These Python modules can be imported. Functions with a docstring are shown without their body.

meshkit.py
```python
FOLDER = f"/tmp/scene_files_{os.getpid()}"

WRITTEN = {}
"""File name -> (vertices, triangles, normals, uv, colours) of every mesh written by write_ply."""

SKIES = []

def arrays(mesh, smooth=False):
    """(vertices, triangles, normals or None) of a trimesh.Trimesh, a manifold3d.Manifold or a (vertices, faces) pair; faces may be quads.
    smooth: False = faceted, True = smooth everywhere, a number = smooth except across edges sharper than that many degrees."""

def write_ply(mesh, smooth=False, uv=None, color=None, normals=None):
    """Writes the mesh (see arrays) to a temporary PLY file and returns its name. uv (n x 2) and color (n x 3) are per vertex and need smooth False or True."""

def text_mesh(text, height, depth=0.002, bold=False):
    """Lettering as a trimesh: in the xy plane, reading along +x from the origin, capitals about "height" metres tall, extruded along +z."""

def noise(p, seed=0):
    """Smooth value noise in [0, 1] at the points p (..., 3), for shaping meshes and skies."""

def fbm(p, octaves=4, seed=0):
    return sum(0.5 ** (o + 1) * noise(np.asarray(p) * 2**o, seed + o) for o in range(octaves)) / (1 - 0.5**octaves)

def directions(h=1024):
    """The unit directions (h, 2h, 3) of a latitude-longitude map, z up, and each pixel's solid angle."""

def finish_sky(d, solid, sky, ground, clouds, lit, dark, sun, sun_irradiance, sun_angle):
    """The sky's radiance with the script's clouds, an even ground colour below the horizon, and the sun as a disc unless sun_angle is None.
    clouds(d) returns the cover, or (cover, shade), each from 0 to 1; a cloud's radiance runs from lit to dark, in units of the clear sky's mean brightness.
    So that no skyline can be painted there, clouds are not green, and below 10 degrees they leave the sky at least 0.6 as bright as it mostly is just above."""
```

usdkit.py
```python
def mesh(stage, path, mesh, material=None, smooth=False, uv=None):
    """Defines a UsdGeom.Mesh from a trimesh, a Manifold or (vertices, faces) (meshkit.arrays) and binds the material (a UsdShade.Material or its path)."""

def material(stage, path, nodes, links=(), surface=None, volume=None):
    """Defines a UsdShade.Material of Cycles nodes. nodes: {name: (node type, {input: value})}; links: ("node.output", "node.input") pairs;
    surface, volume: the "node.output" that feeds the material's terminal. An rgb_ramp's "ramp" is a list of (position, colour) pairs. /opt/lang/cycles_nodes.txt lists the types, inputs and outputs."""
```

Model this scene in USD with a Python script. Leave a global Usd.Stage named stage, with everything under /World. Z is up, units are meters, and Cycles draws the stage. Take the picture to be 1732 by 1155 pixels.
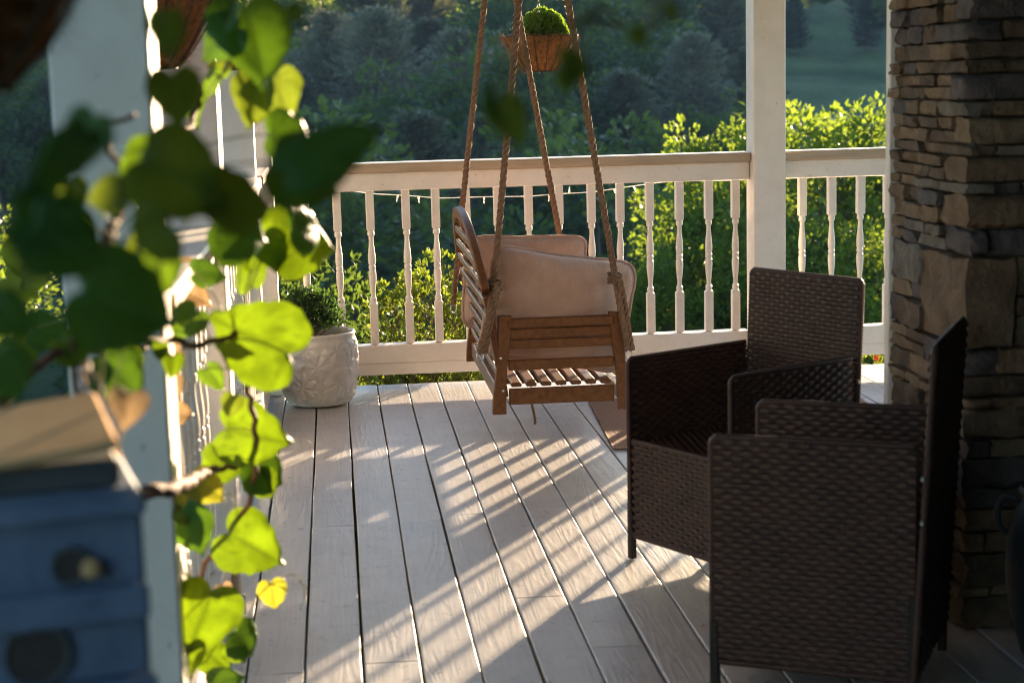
import math
import numpy as np
import trimesh
import usdkit
import meshkit
from pxr import Usd, UsdGeom, UsdLux, UsdShade, Gf, Sdf, Vt

stage = Usd.Stage.CreateInMemory()
UsdGeom.SetStageUpAxis(stage, "Z")
UsdGeom.SetStageMetersPerUnit(stage, 1.0)
UsdGeom.Xform.Define(stage, "/World")
UsdGeom.Scope.Define(stage, "/World/Looks")
PI = math.pi

# ------------------------------------------------------------------ camera
FPX, CX, CY, EYE = 2900.0, 866.0, 577.5, np.array([0, 0, 1.432])
_d = np.array([-307, 430, -FPX]); _d /= np.linalg.norm(_d)            # the deck boards run along +y
_b = (-_d[0] * 0.025 + _d[1]) / -_d[2]
_z = np.array([-0.025, 1, _b]); _z /= np.linalg.norm(_z)
RC = np.array([np.cross(_d, _z), _d, _z])
cam = UsdGeom.Camera.Define(stage, "/World/Camera")
cam.AddTransformOp().Set(Gf.Matrix4d(*[float(v) for v in np.vstack([np.hstack([RC.T, np.zeros((3, 1))]), np.append(EYE, 1)]).ravel()]))
cam.CreateHorizontalApertureAttr(36.0)
cam.CreateVerticalApertureAttr(36.0 * 682 / 1024)
cam.CreateFocalLengthAttr(36.0 * FPX / 1732)
cam.CreateFStopAttr(4.1)
cam.CreateFocusDistanceAttr(7.3)
cam.CreateClippingRangeAttr(Gf.Vec2f(0.05, 3000))
cam.CreateExposureAttr(2.6)

# ------------------------------------------------------------------ sky and sun
SUN = np.array([0.5, 0.866, 0.134]); SUN /= np.linalg.norm(SUN)
sky_mat = usdkit.material(stage, "/World/Looks/sky_look", {
    "s": ("sky_texture", {"sky_type": "single_scattering", "sun_disc": False, "sun_elevation": math.asin(SUN[2]), "sun_rotation": math.atan2(SUN[0], SUN[1]), "ozone_density": 2.5, "aerosol_density": 0.6}),
    "b": ("background_shader", {"strength": 0.097})}, [("s.color", "b.color")], surface="b.background")
dome = UsdLux.DomeLight.Define(stage, "/World/sky")
dome.GetPrim().SetCustomDataByKey("kind", "structure")
UsdShade.MaterialBindingAPI.Apply(dome.GetPrim()).Bind(sky_mat)
sun = UsdLux.DistantLight.Define(stage, "/World/sun")
sun.CreateIntensityAttr(1.25)
sun.CreateNormalizeAttr(True)
sun.CreateAngleAttr(0.6)
sun.CreateColorAttr(Gf.Vec3f(1.0, 0.75, 0.48))
_sx = np.cross([0, 0, 1.0], SUN); _sx /= np.linalg.norm(_sx)
_sy = np.cross(SUN, _sx)
sun.AddTransformOp().Set(Gf.Matrix4d(*[float(v) for v in np.vstack([np.append(_sx, 0), np.append(_sy, 0), np.append(SUN, 0), [0, 0, 50, 1]]).ravel()]))

# ------------------------------------------------------------------ helpers
used = {}


def numbered(parent, name):
    k = used.get((parent, name), -1) + 1
    used[(parent, name)] = k
    return f"{parent}/{name}" if k == 0 else f"{parent}/{name}_{k:03d}"


def path_of(parent):
    return "/World" if parent is None else str(parent.GetPath())


def tag(p, label=None, cat=None, group=None, kind=None):
    for k, v in (("label", label), ("category", cat), ("group", group), ("kind", kind)):
        if v:
            p.SetCustomDataByKey(k, v)
    return p


def place(prim, loc=(0, 0, 0), rot=0.0, scale=None):
    x = UsdGeom.Xformable(prim)
    x.ClearXformOpOrder()
    x.AddTranslateOp().Set(Gf.Vec3d(*map(float, loc)))
    x.AddRotateZOp().Set(float(rot))
    if scale is not None:
        s = (scale,) * 3 if np.ndim(scale) == 0 else scale
        x.AddScaleOp().Set(Gf.Vec3f(*map(float, s)))


def thing(name, label=None, cat=None, loc=(0, 0, 0), rot=0.0, group=None, kind=None, scale=None):
    p = UsdGeom.Xform.Define(stage, numbered("/World", name)).GetPrim()
    place(p, loc, rot, scale)
    return tag(p, label, cat, group, kind)


def obj(name, m, mat, parent=None, smooth=False, **t):
    if isinstance(m, list):
        m = join(m)
    return tag(usdkit.mesh(stage, numbered(path_of(parent), name), m, M[mat], smooth=smooth).GetPrim(), **t)


def dup(src, loc, rot=0.0, scale=None, label=None, group="", cat=None):
    base = src.GetName()
    if base[-4:-3] == "_" and base[-3:].isdigit():
        base = base[:-4]
    p = UsdGeom.Xform.Define(stage, numbered("/World", base)).GetPrim()
    p.GetReferences().AddInternalReference(src.GetPath())
    place(p, loc, rot, scale)
    p.SetInstanceable(True)
    was = src.GetCustomData()
    return tag(p, label or was["label"], cat or was["category"], group)


def join(ms):
    vs, fs, n = [], [], 0
    for m in ms:
        v, f = (np.asarray(m[0], float), np.asarray(m[1], int)) if isinstance(m, (tuple, list)) else (np.array(m.vertices), np.array(m.faces))
        if f.shape[1] == 4:
            f = np.vstack([f[:, [0, 1, 2]], f[:, [0, 2, 3]]])
        vs.append(v); fs.append(f + n); n += len(v)
    return np.vstack(vs), np.vstack(fs)


def xf(m, rot=None, loc=(0, 0, 0)):
    v, f = m if isinstance(m, tuple) else (np.array(m.vertices), np.array(m.faces))
    v = np.asarray(v, float)
    if rot is not None:
        v = v @ np.asarray(rot).T
    return v + np.asarray(loc, float), f


def rz(a):
    c, s = math.cos(a), math.sin(a); return np.array([[c, -s, 0], [s, c, 0], [0, 0, 1.0]])


def rx(a):
    c, s = math.cos(a), math.sin(a); return np.array([[1.0, 0, 0], [0, c, -s], [0, s, c]])


def ry(a):
    c, s = math.cos(a), math.sin(a); return np.array([[c, 0, s], [0, 1.0, 0], [-s, 0, c]])


def box(x0, x1, y0, y1, z0, z1, b=0.003):
    b = min(b, 0.45 * min(x1 - x0, y1 - y0, z1 - z0))
    pts = []
    for sx in (0, 1):
        for sy in (0, 1):
            for sz in (0, 1):
                p = np.array([x1 if sx else x0, y1 if sy else y0, z1 if sz else z0], float)
                i = np.array([-1 if sx else 1, -1 if sy else 1, -1 if sz else 1]) * b
                for k in range(3):
                    q = p + i; q[k] = p[k]; pts.append(q)
    h = trimesh.convex.convex_hull(np.array(pts))
    return np.array(h.vertices), np.array(h.faces)


def prism(profile, y0, y1, axis="y", ys=None):
    """profile: closed polygon (n x 2) convex, swept along an axis (x z in the profile plane)."""
    p = np.asarray(profile, float); n = len(p)
    ys = np.array([y0, y1]) if ys is None else ys
    v = np.vstack([np.column_stack([p[:, 0], np.full(n, y), p[:, 1]]) for y in ys])
    f = []
    for k in range(len(ys) - 1):
        for i in range(n):
            j = (i + 1) % n
            f.append([k * n + i, k * n + j, (k + 1) * n + j, (k + 1) * n + i])
    q = np.array(f); f = np.vstack([q[:, [0, 1, 2]], q[:, [0, 2, 3]]])
    o = (len(ys) - 1) * n
    caps = [[0, i + 1, i] for i in range(1, n - 1)] + [[o, o + i, o + i + 1] for i in range(1, n - 1)]
    f = np.vstack([f, caps])
    if axis == "x":
        v = v[:, [1, 0, 2]]; f = f[:, ::-1]
    return v, f


def tube(pts, r, sides=6, cap=True):
    p = np.asarray(pts, float)
    t = np.gradient(p, axis=0); t /= np.linalg.norm(t, axis=1, keepdims=True) + 1e-12
    up = np.linalg.eigh(t.T @ t + np.diag([1e-6, 2e-6, 0]))[1][:, 0]          # the direction the path turns away from least
    a = np.cross(t, up); a /= np.linalg.norm(a, axis=1, keepdims=True) + 1e-12
    b = np.cross(t, a)
    r = np.broadcast_to(r, (len(p),))
    g = np.arange(sides) * 2 * PI / sides
    v = (p[:, None] + r[:, None, None] * (np.cos(g)[None, :, None] * a[:, None] + np.sin(g)[None, :, None] * b[:, None])).reshape(-1, 3)
    i, j = np.meshgrid(np.arange(len(p) - 1), np.arange(sides), indexing="ij")
    q = np.stack([i * sides + j, i * sides + (j + 1) % sides, (i + 1) * sides + (j + 1) % sides, (i + 1) * sides + j], -1).reshape(-1, 4)
    f = np.vstack([q[:, [0, 2, 1]], q[:, [0, 3, 2]]])
    if cap:
        o = (len(p) - 1) * sides
        f = np.vstack([f, [[0, k, k + 1] for k in range(1, sides - 1)], [[o, o + k + 1, o + k] for k in range(1, sides - 1)]])
    return v, f


def lathe(prof, n=16, closed=False):
    """prof: (r, z) pairs from bottom to top."""
    p = np.asarray(prof, float); g = np.arange(n) * 2 * PI / n; k = len(p)
    v = np.stack([p[:, None, 0] * np.cos(g), p[:, None, 0] * np.sin(g), np.broadcast_to(p[:, None, 1], (k, n))], -1).reshape(-1, 3)
    i, j = np.meshgrid(np.arange(k - 1), np.arange(n), indexing="ij")
    q = np.stack([i * n + j, i * n + (j + 1) % n, (i + 1) * n + (j + 1) % n, (i + 1) * n + j], -1).reshape(-1, 4)
    return v, np.vstack([q[:, [0, 1, 2]], q[:, [0, 2, 3]]])


def smooth_path(pts, n):
    p = np.asarray(pts, float)
    if len(p) < 3:
        return np.array([p[0] + (p[-1] - p[0]) * t for t in np.linspace(0, 1, n)])
    from scipy.interpolate import CubicSpline
    s = np.append(0, np.cumsum(np.linalg.norm(np.diff(p, axis=0), axis=1)))
    return CubicSpline(s, p)(np.linspace(0, s[-1], n))


def unp(px, py, depth):
    """The point at this depth along the lens axis that the photograph shows at this pixel."""
    return EYE + RC @ np.array([(px - CX) / FPX, -(py - CY) / FPX, -1.0]) * depth


def on(px, py, z=None, y=None, x=None):
    r = RC @ np.array([px - CX, -(py - CY), -FPX])
    t = (z - EYE[2]) / r[2] if z is not None else y / r[1] if y is not None else x / r[0]
    return EYE + t * r


# ------------------------------------------------------------------ materials
M = {}


def mat(name, nodes, links, surface="p.BSDF", volume=None):
    M[name] = usdkit.material(stage, f"/World/Looks/{name}", nodes, links, surface=surface, volume=volume)


def plain(name, c, rough=0.5, metal=0.0, **k):
    mat(name, {"p": ("principled_bsdf", {"base_color": c, "roughness": rough, "metallic": metal, **k})}, [])


def mottled(name, c0, c1, scale=6, rough=0.5, bump=0.0, stretch=(1, 1, 1), detail=5, spec=0.5, lo=0.3, hi=0.7, bscale=None, coord="position", bdist=0.01, **k):
    """Two tones mixed by noise over the surface, with fine relief."""
    n = {"g": ("geometry", {}) if coord == "position" else ("texture_coordinate", {}),
         "m": ("mapping", {"scale": stretch}),
         "n": ("noise_texture", {"scale": scale, "detail": detail, "roughness": 0.6}),
         "r": ("rgb_ramp", {"ramp": [(lo, c0), (hi, c1)]}),
         "p": ("principled_bsdf", {"roughness": rough, "specular_ior_level": spec, **k})}
    l = [(f"g.{coord}", "m.vector"), ("m.vector", "n.vector"), ("n.fac", "r.fac"), ("r.color", "p.base_color")]
    if bump:
        n["n2"] = ("noise_texture", {"scale": bscale or scale * 4, "detail": 4, "roughness": 0.6})
        n["b"] = ("bump", {"strength": bump, "distance": bdist})
        l += [("m.vector", "n2.vector"), ("n2.fac", "b.height"), ("b.normal", "p.normal")]
    mat(name, n, l)


def leafy(name, c0, c1, trans, fac=0.45, scale=3.0, rough=0.45, coat=0.4, veins=False):
    """Leaves: a glossy face, and light passing through; the large ones with paler veins."""
    n = {"g": ("geometry", {}), "n": ("noise_texture", {"scale": scale, "detail": 5, "roughness": 0.6}), "r": ("rgb_ramp", {"ramp": [(0.35, c0), (0.65, c1)]}),
         "r2": ("rgb_ramp", {"ramp": [(0.35, tuple(0.55 * np.array(trans))), (0.65, trans)]}),
         "p": ("principled_bsdf", {"roughness": rough, "specular_ior_level": coat}), "t": ("translucent_bsdf", {}), "x": ("mix_closure", {"fac": fac})}
    l = [("g.position", "n.vector"), ("n.fac", "r.fac"), ("n.fac", "r2.fac"), ("p.BSDF", "x.closure1"), ("t.BSDF", "x.closure2")]
    if veins:
        n |= {"a": ("attribute", {"attribute": "vein"}), "va": ("math", {"math_type": "multiply", "value2": 0.75}), "m1": ("mix", {"color2": tuple(np.minimum(1, 1.5 * np.array(c1) + 0.03))}), "m2": ("mix", {"color2": tuple(0.30 * np.array(trans))}),
              "b": ("bump", {"strength": 0.5, "distance": 0.003})}
        l += [("a.fac", "va.value1"), ("va.value", "m1.fac"), ("va.value", "m2.fac"), ("r.color", "m1.color1"), ("r2.color", "m2.color1"), ("m1.color", "p.base_color"), ("m2.color", "t.color"), ("a.fac", "b.height"), ("b.normal", "p.normal")]
    else:
        l += [("r.color", "p.base_color"), ("r2.color", "t.color")]
    mat(name, n, l, surface="x.closure")


mat("white_paint", {"g": ("geometry", {}), "n": ("noise_texture", {"scale": 7, "detail": 9, "roughness": 0.72}), "r": ("rgb_ramp", {"ramp": [(0.26, (0.47, 0.40, 0.33)), (0.36, (0.66, 0.59, 0.52)), (0.70, (0.75, 0.68, 0.61))]}),
    "n2": ("noise_texture", {"scale": 45, "detail": 5, "roughness": 0.6}), "r2": ("rgb_ramp", {"ramp": [(0.27, (0.62, 0.58, 0.54)), (0.35, (1, 1, 1))]}), "mx": ("mix", {"mix_type": "multiply", "fac": 0.9}), "b": ("bump", {"strength": 0.14, "distance": 0.004}), "p": ("principled_bsdf", {"roughness": 0.42})},
    [("g.position", "n.vector"), ("n.fac", "r.fac"), ("g.position", "n2.vector"), ("n2.fac", "r2.fac"), ("r.color", "mx.color1"), ("r2.color", "mx.color2"), ("mx.color", "p.base_color"), ("n2.fac", "b.height"), ("b.normal", "p.normal")])
mottled("cap_paint", (0.32, 0.235, 0.155), (0.41, 0.305, 0.21), scale=8, rough=0.38, bump=0.1, stretch=(0.4, 4, 4), bscale=30, bdist=0.004)
for k, (a, b) in enumerate((((0.41, 0.39, 0.39), (0.51, 0.485, 0.48)), ((0.385, 0.37, 0.37), (0.475, 0.455, 0.455)), ((0.435, 0.415, 0.41), (0.545, 0.52, 0.51)), ((0.395, 0.375, 0.37), (0.495, 0.47, 0.465)))):
    # painted boards: grain lines bend round knots; worn lighter and darker patches
    mat(f"deck_paint_{'abcd'[k]}", {
        "g": ("geometry", {}), "m": ("mapping", {"scale": (1, 0.09, 1), "location": (k * 3.1, k * 1.7, 0)}),
        "w": ("noise_texture", {"scale": 9, "detail": 3, "roughness": 0.5, "distortion": 1.2}),
        "s": ("math", {"math_type": "multiply", "value2": 46.0}), "sn": ("math", {"math_type": "sine"}),
        "m2": ("mapping", {"scale": (60, 2.0, 60), "location": (k, k, 0)}), "n2": ("noise_texture", {"scale": 1.6, "detail": 6, "roughness": 0.65}),
        "n3": ("noise_texture", {"scale": 4.5, "detail": 6, "roughness": 0.7}), "r": ("rgb_ramp", {"ramp": [(0.3, a), (0.7, b)]}),
        "hs": ("math", {"math_type": "multiply", "value2": 0.22}), "h": ("math", {"math_type": "add"}), "b": ("bump", {"strength": 0.27, "distance": 0.005}),
        "n4": ("noise_texture", {"scale": 22, "detail": 6, "roughness": 0.7}), "r4": ("rgb_ramp", {"ramp": [(0.31, (0.42, 0.39, 0.36)), (0.42, (1, 1, 1)), (0.62, (1, 1, 1)), (0.72, (1.12, 1.11, 1.10))]}),
        "gr": ("rgb_ramp", {"ramp": [(0.25, (0.86, 0.855, 0.85)), (0.6, (1, 1, 1))]}), "mx": ("mix", {"mix_type": "multiply", "fac": 1.0}), "mx2": ("mix", {"mix_type": "multiply", "fac": 0.8}),
        "p": ("principled_bsdf", {"roughness": 0.42, "specular_ior_level": 0.5})},
        [("g.position", "m.vector"), ("m.vector", "w.vector"), ("w.fac", "s.value1"), ("s.value", "sn.value1"), ("g.position", "m2.vector"), ("m2.vector", "n2.vector"),
         ("g.position", "n3.vector"), ("n3.fac", "r.fac"), ("sn.value", "hs.value1"), ("hs.value", "h.value1"), ("n2.fac", "h.value2"), ("h.value", "b.height"), ("b.normal", "p.normal"),
         ("n2.fac", "gr.fac"), ("r.color", "mx.color1"), ("gr.color", "mx.color2"), ("g.position", "n4.vector"), ("n4.fac", "r4.fac"), ("mx.color", "mx2.color1"), ("r4.color", "mx2.color2"), ("mx2.color", "p.base_color")])
for k, (a, b) in enumerate((((0.085, 0.053, 0.031), (0.20, 0.130, 0.077)), ((0.058, 0.040, 0.027), (0.14, 0.096, 0.061)), ((0.058, 0.046, 0.043), (0.12, 0.095, 0.088)), ((0.11, 0.074, 0.045), (0.23, 0.157, 0.095)), ((0.085, 0.070, 0.056), (0.18, 0.148, 0.115)))):
    mottled(f"stone_{'abcde'[k]}", a, b, scale=11 + 2 * k, rough=0.88, bump=0.9, bscale=38, detail=9, spec=0.2, bdist=0.014)
plain("mortar", (0.06, 0.047, 0.036), 0.95)
mottled("siding", (0.22, 0.18, 0.145), (0.28, 0.23, 0.185), scale=3, rough=0.7)
mottled("wall_boards", (0.10, 0.075, 0.055), (0.14, 0.105, 0.075), scale=3, rough=0.7)
mottled("ceiling_paint", (0.22, 0.19, 0.155), (0.27, 0.23, 0.19), scale=3, rough=0.7)
mottled("teak", (0.088, 0.031, 0.008), (0.160, 0.063, 0.018), scale=3, stretch=(14, 14, 14), rough=0.55, spec=0.3, bump=0.1, bscale=10, bdist=0.003)
mottled("teak_long", (0.088, 0.031, 0.008), (0.155, 0.062, 0.019), scale=3, stretch=(22, 1.2, 22), rough=0.42, bump=0.12, bscale=8, bdist=0.003)
mottled("teak_grey", (0.088, 0.042, 0.020), (0.155, 0.083, 0.046), scale=3, stretch=(20, 1.4, 20), rough=0.42, bump=0.1, bscale=8, bdist=0.003)
mottled("rope_fibre", (0.12, 0.066, 0.038), (0.24, 0.145, 0.09), scale=90, rough=0.85, bump=0.5, bscale=260, bdist=0.003, spec=0.15)
mat("cushion_cloth", {"g": ("geometry", {}), "m": ("mapping", {"rotation": (0.3, 0.2, 0.5)}), "w": ("wave_texture", {"scale": 62, "distortion": 0.6, "detail": 2, "detail_scale": 3}),
                      "n": ("noise_texture", {"scale": 120, "detail": 3}), "n1": ("noise_texture", {"scale": 5, "detail": 3}), "ad": ("math", {"math_type": "add"}), "b": ("bump", {"strength": 0.35, "distance": 0.004}),
                      "r": ("rgb_ramp", {"ramp": [(0.35, (0.36, 0.225, 0.165)), (0.65, (0.48, 0.315, 0.24))]}), "p": ("principled_bsdf", {"roughness": 0.9, "sheen_weight": 0.25, "specular_ior_level": 0.15})},
    [("g.position", "m.vector"), ("m.vector", "w.vector"), ("g.position", "n.vector"), ("g.position", "n1.vector"), ("w.fac", "ad.value1"), ("n.fac", "ad.value2"), ("ad.value", "b.height"), ("b.normal", "p.normal"), ("n1.fac", "r.fac"), ("r.color", "p.base_color")])
mottled("rattan", (0.023, 0.0092, 0.0062), (0.043, 0.0192, 0.0132), scale=14, rough=0.52, bump=0.3, stretch=(1, 1, 1), bscale=300, bdist=0.0015, spec=0.4)
plain("rattan_core", (0.012, 0.009, 0.008), 0.8)
plain("dark_metal", (0.02, 0.018, 0.016), 0.45, 0.6)
plain("black_iron", (0.012, 0.012, 0.012), 0.5)
plain("steel", (0.6, 0.6, 0.6), 0.3, 1.0)
plain("table_glass", (0.015, 0.015, 0.016), 0.18)
mat("rug_weave", {"g": ("geometry", {}), "m": ("mapping", {}), "w": ("wave_texture", {"scale": 26, "bands_direction": "x", "distortion": 0.6, "detail": 2, "detail_scale": 6}), "n": ("noise_texture", {"scale": 60, "detail": 3}),
                  "r": ("rgb_ramp", {"ramp": [(0.2, (0.25, 0.15, 0.10)), (0.8, (0.38, 0.25, 0.175))]}), "p": ("principled_bsdf", {"roughness": 0.9, "specular_ior_level": 0.1})},
    [("g.position", "m.vector"), ("m.vector", "w.vector"), ("w.fac", "r.fac"), ("r.color", "p.base_color")])
mottled("pot_glaze", (0.44, 0.42, 0.40), (0.60, 0.57, 0.54), scale=14, rough=0.28, bump=0.06, bscale=40)
plain("soil", (0.035, 0.022, 0.015), 0.95)
mottled("coir", (0.16, 0.062, 0.020), (0.36, 0.16, 0.06), scale=60, rough=0.95, bump=0.9, bscale=140, detail=6, spec=0.1, bdist=0.01)
plain("coir_hair", (0.30, 0.15, 0.07), 0.8)
plain("white_wire", (0.75, 0.74, 0.70), 0.45)
mat("bulb_clear", {"p": ("principled_bsdf", {"base_color": (0.92, 0.92, 0.95), "roughness": 0.15, "transmission_weight": 0.4})}, [])
mottled("blue_paint", (0.075, 0.11, 0.18), (0.15, 0.20, 0.285), scale=14, rough=0.55, bump=0.3, bscale=70)
mottled("tan_wood", (0.46, 0.28, 0.13), (0.58, 0.37, 0.18), scale=10, rough=0.9, spec=0.1)
mottled("slate_wood", (0.05, 0.06, 0.065), (0.075, 0.085, 0.09), scale=20, rough=0.6)
plain("hole_dark", (0.045, 0.036, 0.032), 0.9)
mottled("grass", (0.035, 0.055, 0.022), (0.075, 0.105, 0.04), scale=0.22, rough=0.9, bump=0.6, bscale=2.0, detail=8, spec=0.1, bdist=0.3)
mottled("bark", (0.06, 0.042, 0.03), (0.12, 0.09, 0.065), scale=12, rough=0.9, bump=0.5)
mottled("vine_bark", (0.07, 0.028, 0.014), (0.16, 0.065, 0.032), scale=60, rough=0.7, bump=0.4, bscale=200)
plain("vine_green_stem", (0.16, 0.17, 0.04), 0.5)
leafy("vine_leaf_bright", (0.05, 0.11, 0.008), (0.075, 0.15, 0.012), (0.17, 0.27, 0.006), 0.55, scale=16, veins=True)
leafy("vine_leaf_yellow", (0.20, 0.21, 0.03), (0.26, 0.26, 0.05), (0.42, 0.42, 0.03), 0.55, scale=16, veins=True)
leafy("vine_leaf_dark", (0.055, 0.16, 0.032), (0.09, 0.23, 0.048), (0.09, 0.18, 0.008), 0.42, scale=16, rough=0.35, coat=0.5, veins=True)
leafy("vine_leaf_olive", (0.15, 0.22, 0.022), (0.20, 0.27, 0.03), (0.18, 0.24, 0.015), 0.5, scale=16, veins=True)
leafy("vine_leaf_mid", (0.05, 0.13, 0.022), (0.08, 0.19, 0.032), (0.13, 0.23, 0.01), 0.5, scale=16, veins=True)
leafy("dry_leaf", (0.40, 0.29, 0.17), (0.50, 0.38, 0.24), (0.40, 0.27, 0.14), 0.35, scale=20)
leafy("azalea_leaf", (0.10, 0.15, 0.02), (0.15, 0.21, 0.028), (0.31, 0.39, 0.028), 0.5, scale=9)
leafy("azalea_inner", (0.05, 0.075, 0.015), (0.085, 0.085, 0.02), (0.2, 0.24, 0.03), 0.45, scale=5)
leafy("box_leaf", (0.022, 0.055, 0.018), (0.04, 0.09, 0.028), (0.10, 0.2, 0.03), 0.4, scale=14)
leafy("basket_leaf", (0.09, 0.20, 0.03), (0.15, 0.28, 0.04), (0.42, 0.62, 0.05), 0.45, scale=20)
leafy("maple_leaf", (0.045, 0.095, 0.018), (0.09, 0.155, 0.026), (0.29, 0.40, 0.03), 0.5, scale=1.6)
leafy("wood_leaf", (0.020, 0.055, 0.030), (0.040, 0.085, 0.034), (0.19, 0.29, 0.03), 0.42, scale=0.2)
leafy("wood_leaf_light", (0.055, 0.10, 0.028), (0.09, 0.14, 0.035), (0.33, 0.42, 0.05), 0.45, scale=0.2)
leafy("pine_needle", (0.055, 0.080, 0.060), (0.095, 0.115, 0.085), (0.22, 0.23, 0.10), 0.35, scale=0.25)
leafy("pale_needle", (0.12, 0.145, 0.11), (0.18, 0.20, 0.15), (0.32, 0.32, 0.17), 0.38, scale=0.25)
leafy("flower_red", (0.6, 0.06, 0.035), (0.7, 0.12, 0.06), (0.7, 0.1, 0.05), 0.4, scale=30)

# ------------------------------------------------------------------ terrain


def terrain(x, y):
    x, y = np.asarray(x, float), np.asarray(y, float)
    yy = np.maximum(y, 0.0)
    z = -1.15 - 0.245 * np.clip(yy - 10, 0, 40) + 0.182 * np.clip(yy - 70, 0, 120) + 0.02 * np.clip(yy - 190, 0, 90) - 0.05 * np.clip(yy - 300, 0, 300)
    side = np.clip((x - 0.42 * y) / np.maximum(y, 20) * 2.2, 0, 1)                # the ridge falls off to the right of the view
    z = z - side * 0.10 * np.maximum(z + 9, 0)
    w = np.clip((yy - 14) / 40, 0, 1)
    return z + w * 1.6 * (meshkit.fbm(np.stack([x / 22, y / 22, 0 * x], -1), 4, 5) - 0.5) * 2


gx = np.concatenate([np.linspace(-900, -160, 14), np.linspace(-150, 200, 120), np.linspace(215, 1000, 16)])
gy = np.concatenate([np.linspace(-500, -20, 10), np.linspace(-14, 60, 75), np.linspace(62, 320, 110), np.linspace(340, 1400, 16)])
GX, GY = np.meshgrid(gx, gy, indexing="ij")
gv = np.stack([GX, GY, terrain(GX, GY)], -1).reshape(-1, 3)
ii, jj = np.meshgrid(np.arange(len(gx) - 1), np.arange(len(gy) - 1), indexing="ij")
nq = len(gy)
gq = np.stack([ii * nq + jj, (ii + 1) * nq + jj, (ii + 1) * nq + jj + 1, ii * nq + jj + 1], -1).reshape(-1, 4)
obj("ground", (gv, gq), "grass", smooth=True, kind="structure", label="grassy ground falling from the porch to a valley and rising to a wooded hill")

# ------------------------------------------------------------------ deck floor: every board a piece
YR = 8.1                 # the back railing's front face
rng = np.random.default_rng(3)
deck = thing("deck_floor", "weathered greyish beige painted plank deck of the porch", kind="structure")
PITCH = 0.1445
X0 = -0.1205


def board_profile(w=0.1385, t=0.03, r=0.0042):
    c = [(w / 2 - r + r * math.sin(a), -r + r * math.cos(a)) for a in np.linspace(0, PI / 2, 5)]
    return np.array([(-x, z) for x, z in c[::-1]] + c + [(w / 2, -t), (-w / 2, -t)])[::-1]


joints = {0: [5.54], 2: [5.55], 1: [4.155], 3: [5.61], 5: [4.175], -1: [4.117]}
for k in range(-2, 34):
    xc = X0 + (k + 0.5) * PITCH
    cuts = joints.get(k) or [float(rng.uniform(3.0, 7.4))]
    if xc > 1.1:
        cuts = [float(rng.uniform(5.0, 7.6))]
    ys = [-2.5] + [c - 4.0 for c in cuts if c - 4 > -2] + cuts + [YR + 0.115]
    for a, b in zip(ys[:-1], ys[1:]):
        n = 7
        yy = np.linspace(a + 0.0022, b - 0.0022, n)
        v, f = prism(board_profile(), 0, 1, ys=yy)
        tilt = rng.normal(0, 0.007)
        bow = np.repeat(rng.normal(0, 0.0010, n), len(v) // n)
        v[:, 2] += v[:, 0] * tilt
        v[:, 0] += xc + bow
        v[:, 2] += rng.uniform(-0.001, 0.0006)
        obj("board", (v, f), f"deck_paint_{'abcd'[rng.integers(4)]}", deck, smooth=40)
rim = [box(X0 - 2 * PITCH, 4.8, YR - 0.02, YR + 0.03, -0.30, -0.034), box(X0 - 2 * PITCH + 0.01, X0 - 2 * PITCH + 0.05, -2.5, YR - 0.025, -0.30, -0.034)]
for y in np.arange(-2.2, 8, 0.6):
    rim.append(box(X0 - 2 * PITCH + 0.06, 4.8, y, y + 0.04, -0.28, -0.036))
obj("joist", rim, "wall_boards", deck)

# ------------------------------------------------------------------ posts and porch roof
CEIL = 2.62


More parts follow.
